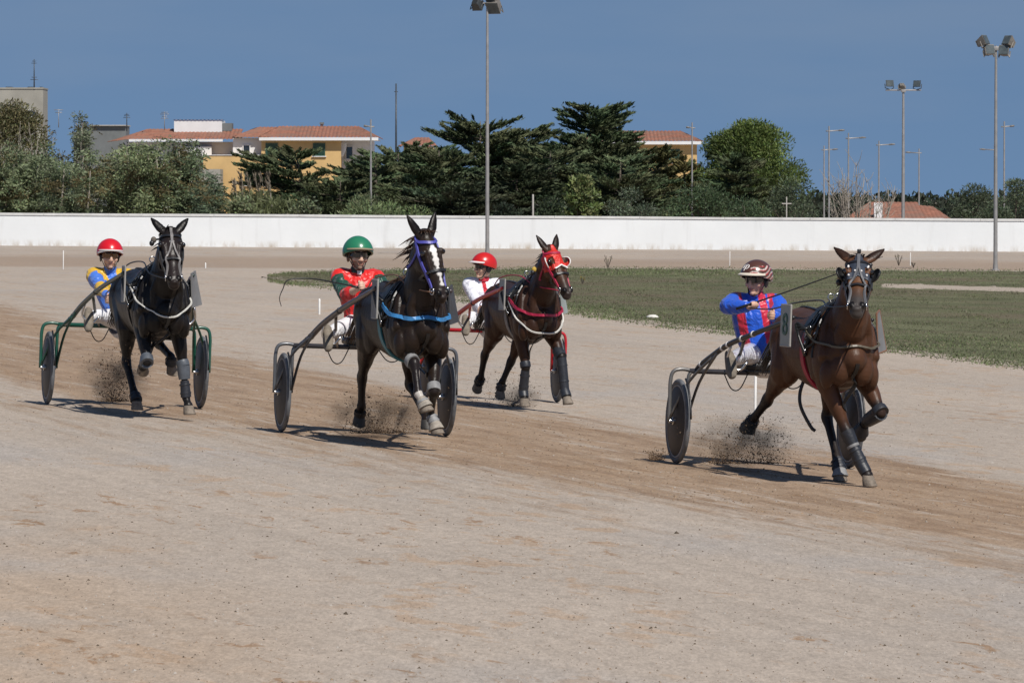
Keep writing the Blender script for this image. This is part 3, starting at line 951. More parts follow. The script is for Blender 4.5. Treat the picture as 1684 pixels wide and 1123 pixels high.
# white curtain tied on the porch
mb = MB()
cw = []
for k in range(9):
    f = k / 8
    cw.append(((X(559.5) + 0.02, 0.6, Z(236 + 20 * f)), (0.42 * (1 - 0.55 * f ** 2), 0.10)))
mb.loft([c[0] for c in cw], [c[1] for c in cw], n=12, side=(1, 0, 0)); mb.build('curtain', M['white_paint'], H1.e)

H2 = House('grey_building', 'plain grey flat roofed building at the left edge', 400, 'building')
H2.block('wall', 'grey_render', -60, 71.5, 146, 0, 4); H2.block('parapet', 'grey_render', -61, 72.3, 144.6, -0.06, 4.2, bottom=147)
H2.window(43, 60, 181, 193, 0.0, shutter=False); H2.window(-30, -12, 181, 193, 0.0, shutter=False)
for a, b in ((8, 18), (44, 53), (64, 67.5)): H2.block('roof_unit', 'lamp_dark', a, b, 143, 1.0, 1.5, bottom=145)
H3 = House('dark_building', 'dark flat roofed building above the end of the red roof', 420, 'building')
H3.block('wall', 'dark_cladding', 148, 207.5, 207.5, 0, 4); H3.block('roof', 'concrete', 147, 209, 206, -0.3, 4.6, bottom=207.5); H3.block('wall', 'dark_cladding', 120, 147.8, 217, 1.0, 4)
H4 = House('tiled_house', 'small red hip roof showing between the cypresses', 385)
X, Z = H4.x, H4.z
H4.block('wall', 'ochre', 664, 712, 241, 0, 7)
mb = MB(); tile_roof(mb, (X(655), -0.6, Z(241)), (X(720), -0.6, Z(241)), (X(704), 3.5, Z(226)), (X(682), 3.5, Z(226)), amp=0.04)
tile_roof(mb, (X(655), 7.6, Z(241)), (X(655), -0.6, Z(241)), (X(682), 3.5, Z(226)), (X(682), 3.5, Z(226)), amp=0.04); mb.build('roof', M['tile'], H4.e, smooth=False)
H5 = House('tiled_house', 'ochre house with a red tiled roof half hidden by the tall cypress', 355)
X, Z = H5.x, H5.z
H5.block('wall', 'ochre', 957, 1146, 237, 0, 9); H5.block('fascia', 'white_paint', 952, 1155, 233, -0.53, 0.10, bottom=238)
H5.block('soffit', 'white_paint', 957, 1153, 235.4, -0.36, 9.8, bottom=236.8)
mb = MB(); tile_roof(mb, (X(951), -0.42, Z(233.4)), (X(1156), -0.42, Z(233.4)), (X(1122), 4.5, Z(215)), (X(985), 4.5, Z(215)))
tile_roof(mb, (X(1156), -0.42, Z(233.4)), (X(1156), 9.9, Z(233.4)), (X(1122), 4.5, Z(215)), (X(1122), 4.5, Z(215))); mb.build('roof', M['tile'], H5.e, smooth=False)
for a in (968, 1040, 1100):
    H5.window(a, a + 18, 246, 268, 0.0); H5.window(a, a + 18, 292, 316, 0.0)
H6 = House('tiled_house', 'low red tiled roof with a white chimney just over the wall at right', 290)
X, Z = H6.x, H6.z
H6.block('wall', 'white_paint', 1400, 1552, 359, 0, 9)
mb = MB(); tile_roof(mb, (X(1386), -0.6, Z(361)), (X(1522), -0.6, Z(361)), (X(1520), 5, Z(333)), (X(1440), 5, Z(333)), pitch=0.24, amp=0.03)
tile_roof(mb, (X(1522), 0.4, Z(361)), (X(1566), 0.4, Z(361)), (X(1545), 5, Z(340)), (X(1518), 5, Z(338)), pitch=0.24, amp=0.03)
mb.build('roof', M['tile'], H6.e, smooth=False)
H6.block('chimney', 'white_paint', 1437, 1451, 333.5, -0.2, 0.5, bottom=360)

# ------------------------------------------------------------------ vegetation
def unit(v):
    return v / np.maximum(np.linalg.norm(v, axis=-1, keepdims=True), 1e-9)

class Leaves:
    def __init__(self, seed):
        self.g = np.random.default_rng(seed); self.V = []; self.C = []
    def cards(self, c, d, length, width, col, flat=None):
        g = self.g; n = len(c)
        d = unit(d)
        if flat is None:
            s = unit(np.cross(d, g.normal(size=(n, 3))))
        else:
            s = unit(np.cross(d, flat) + 0.35 * g.normal(size=(n, 3)))
        L_ = (length * g.uniform(0.6, 1.3, n))[:, None]; W = (width * g.uniform(0.6, 1.3, n))[:, None]
        q = np.stack([c - d * L_ * 0.5, c + s * W * 0.5 - d * L_ * 0.05, c + d * L_ * 0.5, c - s * W * 0.5 - d * L_ * 0.05], 1)
        self.V.append(q.reshape(-1, 3)); self.C.append(np.repeat(np.clip(col, 0, 1), 4, axis=0))
    def clump(self, c, r, n, leaf, col, jit=0.22, up=0.25, shell=0.35, wid=0.5, droop=0.0):
        g = self.g
        dr = unit(g.normal(size=(n, 3)))
        rad = shell + (1 - shell) * g.random(n) ** 0.6
        p = np.array(c) + dr * rad[:, None] * np.array(r)
        d = dr * 0.9 + g.normal(size=(n, 3)) * 0.55 + np.array((0, 0, up - droop))
        cc = np.array(col)[None] * (1 + jit * g.normal(size=(n, 1)))
        cc = cc * (1 + 0.06 * g.normal(size=(n, 3)))
        self.cards(p, d, leaf, leaf * wid, np.maximum(cc, 0.004))
    def build(self, name, m, parent):
        return fast_mesh(name, np.concatenate(self.V), 4, np.concatenate(self.C), m, parent)

def limb_mesh(parent, segs, m, name='trunk'):
    mb = MB()
    for pts, rr in segs:
        mb.tube(pts, rr, n=7, smooth=3)
    return mb.build(name, M[m], parent)

def bush(px, top, width, depth, label, col, seed, cat='bush', group=None, leaf=0.24, dens=1.0, name='bush', col2=None, lumps=None, wid=0.5, m='leaf', base=None, depth_r=None, trunkm='bark', flat=0.75, low=0.0, up=0.25):
    """rounded shrub: a heap of leafy lumps on short stems"""
    rr = random.Random(seed)
    x = (px - CX) * depth / F_PX; z0 = ground_z(x, depth) if base is None else base
    h = CAM_H - (top - HY) * depth / F_PX - z0; w = width * depth / F_PX / 2
    e = empty(name, (x, depth, z0)); tag(e, label, cat, group)
    lv = Leaves(seed); segs = []
    k = lumps or int(10 + 5 * w * h / 4)
    for i in range(k):
        a = rr.uniform(0, 2 * math.pi); q = math.sqrt(rr.random())
        f = rr.random() ** 0.7
        rw_ = w * max(0.05, 1 - (f * 0.97) ** 2.8) ** 0.5 if f > low else w * 0.55
        r_ = rr.uniform(0.16, 0.30) * min(w, h) + 0.18
        cx_, cy_ = math.cos(a) * q * max(0.05, rw_ - r_ * 0.6), math.sin(a) * q * max(0.05, rw_ - r_ * 0.6) * (depth_r or 0.8)
        cz_ = f * (h - r_ * flat)
        c = col if (col2 is None or rr.random() < 0.6) else col2
        b = rr.uniform(0.62, 1.30) * 1.45
        lv.clump((cx_, cy_, cz_), (r_ * 1.15, r_ * 1.1, r_ * flat), int(dens * (60 + 260 * r_ * r_)), leaf, tuple(v * b for v in c), wid=wid, up=up)
        if i % 2 == 0:
            segs.append(([(cx_ * 0.12, cy_ * 0.12, -0.1), (cx_ * 0.4, cy_ * 0.4, cz_ * 0.5), (cx_, cy_, cz_)], [0.035 * h ** 0.5 + 0.02, 0.03, 0.012]))
    limb_mesh(e, segs, trunkm, 'trunk')
    lv.build('crown', M[m], e)
    return e

def cypress(px, top, spread, depth, label, seed, col=(0.090, 0.114, 0.058), lean=0.0, nb=34, crown_from=0.12, umbrella=0.0, asym=0.0, spr=1.0, dens=1.0, group='cypresses beyond the wall'):
    """wind shaped cypress: flat spreading sprays in layers on reaching limbs"""
    rr = random.Random(seed)
    x = (px - CX) * depth / F_PX; z0 = ground_z(x, depth)
    h = CAM_H - (top - HY) * depth / F_PX - z0; w = spread * depth / F_PX
    e = empty('cypress_tree', (x, depth, z0)); tag(e, label, 'tree', group)
    lv = Leaves(seed); g = lv.g
    top_p = Vector((lean * h, 0, h * 0.93))
    segs = [([(0, 0, -0.3), (lean * h * 0.3, 0.1, h * 0.4), tuple(top_p)], [0.05 * h * 0.8, 0.035 * h * 0.8, 0.02])]
    nb = int(nb * 2.4); w = w * 1.25
    for i in range(nb):
        f = crown_from + (1 - crown_from) * (i + rr.random()) / nb
        a = rr.uniform(0, 2 * math.pi)
        prof = (1 - f) ** 0.5 + 0.16
        um = max(umbrella, 0.25)
        prof = prof * (1 - um) + um * (0.75 + 0.35 * math.sin(math.pi * min(1, f * 1.02)))
        L_ = w * prof * rr.choice((0.55, 0.75, 0.9, 1.0, 1.15)) * (1 + asym * math.cos(a))
        s = Vector((lean * h * f, 0, h * f * 0.90))
        ua = rr.uniform(-0.05, 0.24) if f < 0.85 else rr.uniform(0.1, 0.4)
        d = Vector((math.cos(a), math.sin(a), ua)).normalized()
        tip = s + d * L_
        if tip.z > h: tip.z = h - rr.random() * 0.06 * h
        mid = s.lerp(tip, 0.55) + Vector((0, 0, -0.07 * L_))
        segs.append(([tuple(s), tuple(mid), tuple(tip)], [0.012 * h * (1.1 - f), 0.008 * h * (1.1 - f) + 0.01, 0.008]))
        side = Vector((-d.y, d.x, 0)).normalized()
        shade = rr.uniform(0.62, 1.35)
        hue = rr.choice((1.0, 1.0, 1.15, 0.85))
        A_, B_, C_ = np.array(s), np.array(mid), np.array(tip)
        # boughlets leave the limb left and right in one plane, each a tapering feather with a raised tip
        nbgh = max(5, int(L_ * 5.0))
        for k in range(nbgh):
            t = 0.10 + 0.92 * (k + rr.random()) / nbgh
            p0 = (1 - t) ** 2 * A_ + 2 * t * (1 - t) * B_ + t * t * C_
            sg = rr.choice((-1, 1))
            bl = (0.30 + 0.42 * L_ * max(0.05, 1.0 - t)) * rr.uniform(0.6, 1.15)
            bd = np.array(d) * rr.uniform(0.7, 1.1) + np.array(side) * sg * rr.uniform(0.25, 0.9) + np.array((0, 0, rr.uniform(-0.02, 0.16)))
            bd = bd / np.linalg.norm(bd)
            n = int((10 + 34 * bl) * dens)
            u = g.random(n)
            q = p0[None] + bd[None] * (u * bl)[:, None] + np.array((0, 0, 0.22))[None] * (u ** 2 * bl * 0.7)[:, None]
            q = q + np.stack([g.normal(size=n), g.normal(size=n), 0.38 * g.normal(size=n)], 1) * (0.13 * (1.08 - u))[:, None]
            dirs = bd[None] + np.array((0, 0, 0.22)) * (0.4 + u)[:, None] + g.normal(size=(n, 3)) * np.array((0.42, 0.42, 0.16))
            cc = np.array(col)[None] * shade * (1 + 0.25 * g.normal(size=(n, 1))) * np.array((hue, 1, 0.95))[None]
            lv.cards(q, dirs, 0.34 * spr, 0.085 * spr, np.maximum(cc, 0.004))
    limb_mesh(e, segs, 'bark')
    lv.build('crown', M['needle'], e)
    return e

def bare_tree(px, top, width, depth, label, seed, n=26, m='pale_bark', name='bare_tree', leaves=None, fork=5, r0=0.035):
    rr = random.Random(seed)
    x = (px - CX) * depth / F_PX; z0 = ground_z(x, depth)
    h = CAM_H - (top - HY) * depth / F_PX - z0; w = width * depth / F_PX / 2
    e = empty(name, (x, depth, z0)); tag(e, label, 'tree')
    segs = []; lv = Leaves(seed)
    for i in range(n):
        bx = rr.uniform(-0.75, 0.75) * w
        tx = bx * 1.15 + rr.uniform(-0.3, 0.3) * w
        hh = h * rr.uniform(0.6, 1.0) * (1 - 0.25 * abs(tx / w) ** 2)
        dy = rr.uniform(-1, 1)
        m_ = Vector(((bx * 0.6 + tx * 0.4), dy * 0.5, hh * 0.5)); t_ = Vector((tx, dy, hh))
        segs.append(([(bx * 0.6, 0, -0.1), tuple(m_), tuple(t_)], [r0, r0 * 0.7, r0 * 0.3]))
        for k in range(fork):
            f = rr.uniform(0.3, 0.95)
            p = m_.lerp(t_, (f - 0.5) * 2) if f > 0.5 else Vector((bx * 0.6, 0, -0.1)).lerp(m_, f * 2)
            q = p + Vector((rr.uniform(-0.6, 0.6), rr.uniform(-0.5, 0.5), rr.uniform(0.25, 0.9)))
            segs.append(([tuple(p), tuple(p.lerp(q, 0.5) + Vector((0.04, 0, -0.04))), tuple(q)], [r0 * 0.5, r0 * 0.4, r0 * 0.25]))
            if leaves:
                lv.clump(tuple(q), (0.4, 0.4, 0.3), leaves, 0.2, (0.10, 0.10, 0.05), wid=0.35)
    limb_mesh(e, segs, m, 'trunk')
    if leaves: lv.build('crown', M['leaf'], e)
    return e

def ailanthus(px, top, width, depth, label, seed, col=(0.085, 0.115, 0.042), stems=5, dens=1.0):
    """young suckering tree: pale straight stems, whorls of drooping compound leaves"""
    rr = random.Random(seed)
    x = (px - CX) * depth / F_PX; z0 = ground_z(x, depth)
    h = CAM_H - (top - HY) * depth / F_PX - z0; w = width * depth / F_PX / 2
    e = empty('hedge_tree', (x, depth, z0)); tag(e, label, 'tree', 'young leafy trees of the left hedge')
    lv = Leaves(seed); g = lv.g; segs = []
    for i in range(stems):
        bx, by = rr.uniform(-0.8, 0.8) * w, rr.uniform(-1.4, 1.4)
        hh = h * rr.uniform(0.72, 1.0)
        tx, ty = bx + rr.uniform(-0.35, 0.35) * w, by + rr.uniform(-0.5, 0.5)
        segs.append(([(bx, by, -0.2), ((bx + tx) / 2 + rr.uniform(-0.15, 0.15), (by + ty) / 2, hh * 0.5), (tx, ty, hh * 0.95)], [0.06, 0.045, 0.02]))
        nw = int(26 * dens)
        for k in range(nw):
            f = 0.12 + 0.88 * (k + rr.random()) / nw
            c = Vector((bx, by, 0)).lerp(Vector((tx, ty, 0)), f) + Vector((rr.gauss(0, 0.5) * w * 0.6, rr.gauss(0, 0.8), hh * f * rr.uniform(.9, 1.03)))
            if c.z > h: c.z = h - rr.random() * 0.3
            if rr.random() < 0.25:
                segs.append(([(bx + (tx - bx) * f, by + (ty - by) * f, hh * f - 0.5), tuple(c)], [0.02, 0.01]))
            tone = rr.uniform(0.65, 1.3)
            cl = (np.array(col) * 0.80 + 0.025) * tone * 1.85
            if rr.random() < 0.15: cl = np.array((0.13, 0.11, 0.05)) * tone
            lv.clump(tuple(c), (0.55, 0.5, 0.40), 75, 0.17, tuple(cl), wid=0.42, up=0.3)
            for _ in range(4):                       # fronds arching out of one whorl
                a = rr.uniform(0, 2 * math.pi); L_ = rr.uniform(0.45, 0.8)
                ev = rr.uniform(-0.3, 1.1); d = np.array((math.cos(a), math.sin(a), ev)); n = 12
                t = np.linspace(0.12, 1, n)
                p = np.array(c)[None] + d[None] * (t * L_)[:, None] + np.array((0, 0, -0.35 - 0.3 * ev))[None] * (t ** 2 * L_)[:, None]
                sd = np.cross(d, (0, 0, 1.0)); sg = np.where(np.arange(n) % 2 == 0, 1, -1)[:, None]
                dirs = sd[None] * sg + d[None] * 0.5 + np.array((0, 0, -0.35)) + g.normal(size=(n, 3)) * 0.2
                cc = cl[None] * (1 + 0.18 * g.normal(size=(n, 1)))
                lv.cards(p + sd[None] * sg * 0.08, dirs, 0.22, 0.075, np.maximum(cc, 0.004))
    limb_mesh(e, segs, 'pale_bark')
    lv.build('crown', M['leaf'], e)
    return e

OL = (0.085, 0.10, 0.055)
# left hedge
bush(15, 160, 200, 282, 'tall olive brown tree at the left edge in front of the grey building', (0.095, 0.088, 0.042), 21, cat='tree', name='broadleaf_tree', leaf=0.22, col2=(0.075, 0.085, 0.035), dens=1.0, lumps=60, wid=0.35)
bare_tree(60, 196, 210, 276, 'leafless grey twiggy tree among the left hedge', 22, n=34, m='pale_bark', leaves=9, fork=6, r0=0.03)
ailanthus(128, 183, 26, 280, 'slender leafy shoot standing above the left hedge against the sky', 23, stems=2, col=(0.06, 0.075, 0.035))
for i, (px, top, wd, d, st, lab, c) in enumerate((
        (-8, 226, 110, 262, 6, 'pale green hedge tree cut by the left edge', (0.095, 0.12, 0.05)),
        (62, 236, 105, 264, 6, 'hedge tree above the wall left of the red helmeted rider', (0.09, 0.115, 0.05)),
        (128, 240, 100, 260, 5, 'hedge tree directly above the rider in blue and yellow', (0.085, 0.11, 0.048)),
        (190, 238, 95, 265, 6, 'hedge tree with a pale stem between the rider and the black horse', (0.10, 0.115, 0.055)),
        (245, 228, 92, 261, 6, 'hedge tree directly above the black horse head', (0.09, 0.115, 0.042)),
        (296, 232, 68, 264, 6, 'dark green hedge tree with two pale forked stems, right of the black horse', (0.06, 0.085, 0.032)),
        (340, 288, 42, 258, 4, 'last and lowest hedge tree before the ochre house', (0.045, 0.07, 0.03)))):
    ailanthus(px, top, wd, d, lab, 30 + i, col=c, stems=st)
# low growth below the ochre house
def reeds(px, top, width, depth, label, seed, n=700, col=(0.12, 0.13, 0.06), name='reed_clump', plume=14):
    rr = random.Random(seed)
    x = (px - CX) * depth / F_PX; z0 = ground_z(x, depth)
    h = CAM_H - (top - HY) * depth / F_PX - z0; w = width * depth / F_PX / 2
    e = empty(name, (x, depth, z0)); tag(e, label, 'reeds')
    lv = Leaves(seed); g = lv.g
    bx = g.uniform(-1, 1, n) * w; by = g.uniform(-1.5, 1.5, n); hh = h * g.uniform(0.45, 0.92, n) * (1 - 0.25 * (bx / w) ** 2)
    d = np.stack([g.normal(size=n) * 0.22, g.normal(size=n) * 0.2, np.ones(n)], 1)
    for f in (0.3, 0.62, 0.9):
        p = np.stack([bx, by, hh * f], 1) + d * np.array((1, 1, 0)) * (hh * f)[:, None] * 0.5
        lv.cards(p, d * np.array((1 + f, 1, 1 - 0.35 * f)) + g.normal(size=(n, 3)) * (0.1 + 0.35 * f), 0.75, 0.09, np.array(col)[None] * (1 + 0.28 * g.normal(size=(n, 1))))
    lv.build('leaves', M['leaf'], e)
    if plume:
        lp = Leaves(seed + 1); segs = []
        for _ in range(plume):
            q = rr.uniform(-0.9, 0.9) * w; t = h * rr.uniform(0.85, 1.12); l = rr.uniform(-0.5, -0.1)
            segs.append(([(q + 0.3, 0, 0), (q + 0.1, 0, t * 0.6), (q + l * 0.4, 0, t)], [0.02, 0.015, 0.01]))
            pp = np.array((q + l * 0.4, 0, t))[None] + np.array((l * 0.25, 0, 0.5))[None] * g.random((26, 1)) + g.normal(size=(26, 3)) * 0.05 - np.array((0, 0, 0.4))
            lp.cards(pp, np.array((l, 0, 1.0))[None] + g.normal(size=(26, 3)) * 0.3, 0.3, 0.07, np.array((0.17, 0.14, 0.10))[None] * (1 + 0.2 * g.normal(size=(26, 1))))
        limb_mesh(e, segs, 'pale_bark', 'stems'); lp.build('plumes', M['leaf'], e)
    return e
reeds(415, 290, 70, 275, 'clump of plumed reeds in front of the lower ochre wall', 50)
reeds(462, 308, 80, 268, 'reed clump without plumes right of the plumed one', 51, plume=0, n=520, col=(0.10, 0.115, 0.05))
bush(395, 318, 90, 258, 'low dull green bush below the ochre wall just over the white wall', (0.10, 0.115, 0.06), 52, leaf=0.2)
bush(505, 318, 90, 262, 'grey green bush left of the light feathery tamarisk', (0.085, 0.10, 0.055), 53, leaf=0.2, col2=(0.12, 0.12, 0.07))
bush(600, 312, 150, 259, 'light feathery green bush above the green helmeted rider', (0.105, 0.135, 0.062), 54, leaf=0.26, wid=0.22, dens=1.3, col2=(0.12, 0.145, 0.075), up=0.7)
bush(690, 328, 150, 257, 'lower light green bush right of the feathery bush', (0.09, 0.12, 0.05), 55, leaf=0.24, wid=0.25, up=0.6)
# cypresses
for i, a in enumerate((
        dict(px=520, top=237, spread=92, depth=325, label='low cypress reaching left across the ochre house', lean=-0.22, asym=-0.35, nb=30, crown_from=0.2),
        dict(px=585, top=262, spread=78, depth=318, label='dark low cypress under the eaves of the ochre house', nb=30),
        dict(px=655, top=236, spread=88, depth=322, label='cypress behind the lone street lamp left of the red hip roof', nb=34),
        dict(px=722, top=236, spread=90, depth=306, label='cypress in front of the small red hip roof', nb=32),
        dict(px=790, top=184, spread=118, depth=316, label='broad dark cypress behind the tall left floodlight mast', nb=56, crown_from=0.1, umbrella=0.25),
        dict(px=866, top=196, spread=80, depth=322, label='cypress between the floodlight mast and the tallest cypress', nb=40, umbrella=0.15),
        dict(px=850, top=268, spread=90, depth=300, label='dark spreading lower cypress at the foot of the mast group', nb=36, col=(0.066, 0.084, 0.046)),
        dict(px=975, top=158, spread=62, depth=320, label='tallest cypress with a flat umbrella crown against the sky', nb=34, crown_from=0.64, umbrella=0.8),
        dict(px=968, top=222, spread=120, depth=312, label='wide cypress beneath the umbrella crowned one', nb=44, crown_from=0.25, umbrella=0.3),
        dict(px=905, top=232, spread=92, depth=304, label='lower cypress before the ochre wall left of the leafy sapling', nb=36),
        dict(px=1020, top=248, spread=90, depth=300, label='lower cypress right of the leafy sapling', nb=34),
        dict(px=690, top=268, spread=80, depth=296, label='low cypress below the small red hip roof', nb=32),
        dict(px=560, top=290, spread=80, depth=300, label='lowest cypress in front of the white porch', nb=28),
        dict(px=700, top=232, spread=70, depth=330, label='cypress right behind the small red hip roof tip', nb=34),
        dict(px=618, top=246, spread=66, depth=312, label='cypress just right of the lone street lamp', nb=30),
        dict(px=1062, top=236, spread=80, depth=326, label='spreading cypress below the right end of the umbrella crown', nb=36),
        dict(px=745, top=298, spread=95, depth=292, label='shaded low cypress above the chestnut horse', nb=28, col=(0.055, 0.070, 0.042)),  # leaf colour darker than the other cypresses
        dict(px=1070, top=238, spread=86, depth=318, label='olive toned cypress in front of the right tiled house', nb=34, col=(0.115, 0.115, 0.052), umbrella=0.2),
        dict(px=1125, top=250, spread=56, depth=312, label='small olive toned cypress behind the right street lamp', nb=22, col=(0.12, 0.12, 0.05)))):
    cypress(seed=70 + i, **a)
bush(955, 284, 82, 268, 'small leafy sapling with pale leaves above the red hooded horse', (0.10, 0.13, 0.045), 90, cat='tree', name='sapling', leaf=0.26, lumps=26, low=0.25, col2=(0.13, 0.15, 0.06))
bush(905, 322, 100, 262, 'dark low bush behind the grey concrete post', (0.035, 0.05, 0.026), 91, leaf=0.2)
bush(830, 330, 90, 270, 'dark low bush at the foot of the left floodlight mast', (0.028, 0.04, 0.024), 92, leaf=0.2)
bush(1035, 304, 105, 264, 'round grey green bush right of the leafy sapling', (0.075, 0.095, 0.06), 93, leaf=0.17, dens=1.5, wid=0.3)
bush(1155, 292, 160, 266, 'big rounded dark green bush above the brown helmeted rider', (0.05, 0.078, 0.036), 94, leaf=0.18, dens=1.5, wid=0.3, col2=(0.06, 0.085, 0.042))
bush(1300, 288, 120, 268, 'rounded grey green bush left of the bare tree', (0.06, 0.078, 0.045), 95, leaf=0.17, dens=1.5, wid=0.3)
bush(1230, 312, 110, 262, 'lower green bush between the two big rounded ones', (0.052, 0.078, 0.038), 96, leaf=0.18, dens=1.4, wid=0.3)
# big round tree: bright crown above a dark layered lower limb
bush(1232, 191, 216, 312, 'big round bright green tree right of the tiled house', (0.076, 0.104, 0.028), 97, cat='tree', name='round_tree', leaf=0.26, dens=1.5, lumps=95, wid=0.3, col2=(0.062, 0.088, 0.026), low=0.3)
cypress(1212, 246, 50, 300, 'dark cypress bough in front of the big round tree', 98, nb=36, crown_from=0.35, umbrella=0.35)
bare_tree(1412, 266, 130, 256, 'leafless pale branched tree just over the wall at right', 99, n=30, fork=7, r0=0.03)
for i, (px, top, wd, d, lab) in enumerate(((1598, 294, 112, 262, 'rounded green bush left of the right floodlight mast'), (1668, 288, 110, 270, 'rounded green bush at the right edge'),
                                        (1640, 316, 80, 256, 'small green bush at the foot of the right floodlight mast'))):
    bush(px, top, wd, d, lab, (0.066, 0.085, 0.05), 110 + i, leaf=0.18, dens=1.5, wid=0.3, col2=(0.055, 0.07, 0.04))
# far off tree line
lv = Leaves(7)
rr = random.Random(8)
for i in range(150):
    px = 1290 + 470 * rr.random(); d = rr.uniform(520, 620)
    p = at(px, 334 + rr.uniform(-4, 26), d)
    lv.clump(tuple(p), (2.2, 2, 1.3), 60, 0.7, (0.03, 0.04, 0.026), wid=0.6)
for i in range(120):
    px = -60 + 1300 * rr.random(); d = rr.uniform(560, 640)
    p = at(px, 330 + rr.uniform(-4, 30), d)
    lv.clump(tuple(p), (2.4, 2, 1.3), 50, 0.8, (0.03, 0.04, 0.026), wid=0.6)
o = lv.build('distant_woodland', M['needle'], None); tag(o, kind='stuff')
# weeds and yellow flowers in the infield edge
def weed(px, base, top, label, seed, flowers=0, n=60):
    q = on_ground(px, base); h = (base - top) * q.y / F_PX
    e = empty('weed', q); tag(e, label, 'weed')
    rr = random.Random(seed); lv = Leaves(seed); g = lv.g; segs = []
    for k in range(7):
        a = rr.uniform(0, 6.28); t = Vector((math.cos(a) * h * 0.3, math.sin(a) * h * 0.3, h * rr.uniform(0.6, 1)))
        segs.append(([(0, 0, 0), tuple(t * 0.5), tuple(t)], [0.012, 0.009, 0.005]))
        lv.clump(tuple(t * 0.8), (h * 0.10, h * 0.10, h * 0.16), n // 9, h * 0.10, (0.09, 0.10, 0.045) if not flowers else (0.40, 0.33, 0.03), wid=0.5)
    limb_mesh(e, segs, 'bark', 'stems'); lv.build('leaves', M['leaf'], e)
weed(1000, 441, 418, 'thin dry weed standing at the grass edge right of the red hooded horse', 120)
weed(958, 468, 452, 'low yellow flowering weed in the grass right of the red hooded horse', 121, flowers=1, n=90)
weed(1478, 437, 416, 'thin weed at the grass edge right of the hooded bay horse', 122)
weed(1502, 440, 428, 'leafy low weed at the grass edge right of the hooded bay horse', 123, n=120)

# ------------------------------------------------------------------ horses, sulkies and drivers
# local frame of a team: x to the horse's left (photo right), -y forward, z up
def P(x, u, z):
    return Vector((x, -u, z))

def team_frame(px, s_axle, a_deg, scale=1.0):
    """axle centre from its photo column and scale; returns (rotation, axle location, function u->horse root)"""
    y = F_PX / s_axle; x = (px - CX) / s_axle
    a = R(a_deg)
    return dict(loc=Vector((x, y, ground_z(x, y))), rot=(0, math.atan(bank(y)), a), a=a, k=scale)

M['black_leather'] = mat('black_leather', (0.012, 0.012, 0.013), 0.38, var=0.2, vscale=20, bump=0.2, bscale=60)
M['grey_strap'] = mat('grey_strap', (0.30, 0.29, 0.27), 0.5, var=0.15, vscale=20)
M['steel'] = mat('steel', (0.55, 0.55, 0.55), 0.25, metal=1.0)
M['rubber'] = mat('rubber', (0.105, 0.11, 0.118), 0.7, var=0.35, vscale=14, bump=0.3, bscale=50)
M['disc'] = mat('wheel_disc', (0.034, 0.029, 0.027), 0.5, var=0.4, vscale=4, spec=0.25)
M['hoof'] = mat('hoof', (0.17, 0.14, 0.11), 0.8, var=0.35, vscale=25, bump=0.4, bscale=60)
M['dark_hoof'] = mat('dark_hoof', (0.03, 0.027, 0.024), 0.6, var=0.3, vscale=25, bump=0.4)
M['boot_black'] = mat('boot_black', (0.018, 0.020, 0.026), 0.45, var=0.3, vscale=18, bump=0.3, bscale=50)
M['boot_grey'] = mat('boot_grey', (0.20, 0.20, 0.20), 0.6, var=0.25, vscale=16, bump=0.3)
M['dusty_boot'] = mat('dusty_boot', (0.16, 0.135, 0.105), 0.8, var=0.35, vscale=14, bump=0.4, bscale=40)
M['skin'] = mat('skin', attr=True, rough=0.5, spec=0.4, var=0.06, vscale=25)
M['satin'] = mat('satin', attr=True, rough=0.38, spec=0.4, sheen=0.2, wrinkle=1.0, wscale=6.5)
M['trouser'] = mat('trouser', attr=True, rough=0.55, spec=0.3, wrinkle=0.9, wscale=8, bump=0.15, bscale=30)
M['silver_cloth'] = mat('silver_cloth', attr=True, rough=0.28, metal=0.35, wrinkle=1.0, wscale=9)
M['helmet'] = mat('helmet', attr=True, rough=0.3, spec=0.5, coat=0.3)
M['eye'] = mat('eye', (0.008, 0.006, 0.005), 0.05, spec=0.9)
M['hair_black'] = mat('hair_black', (0.012, 0.010, 0.009), 0.5, var=0.3, vscale=30)
M['hair_brown'] = mat('hair_brown', (0.045, 0.022, 0.012), 0.5, var=0.3, vscale=30)
M['glasses'] = mat('dark_lens', (0.010, 0.010, 0.012), 0.08, spec=0.8)
M['amber_lens'] = mat('amber_lens', (0.16, 0.06, 0.01), 0.1, spec=0.7)

def coat_mat(name, rough=0.40):
    return mat(name, attr=True, rough=rough, spec=0.22, var=0.30, vscale=4, bump=0.35, bscale=6, bdist=0.035, stretch=(1, 1, 0.6))

def colour_strap(name, c, rough=0.45):
    return mat(name, c, rough, var=0.15, vscale=20, bump=0.15)

def surf(bvh, p, off):
    loc, n, i, d = bvh.find_nearest(p)
    return loc + n * off, n

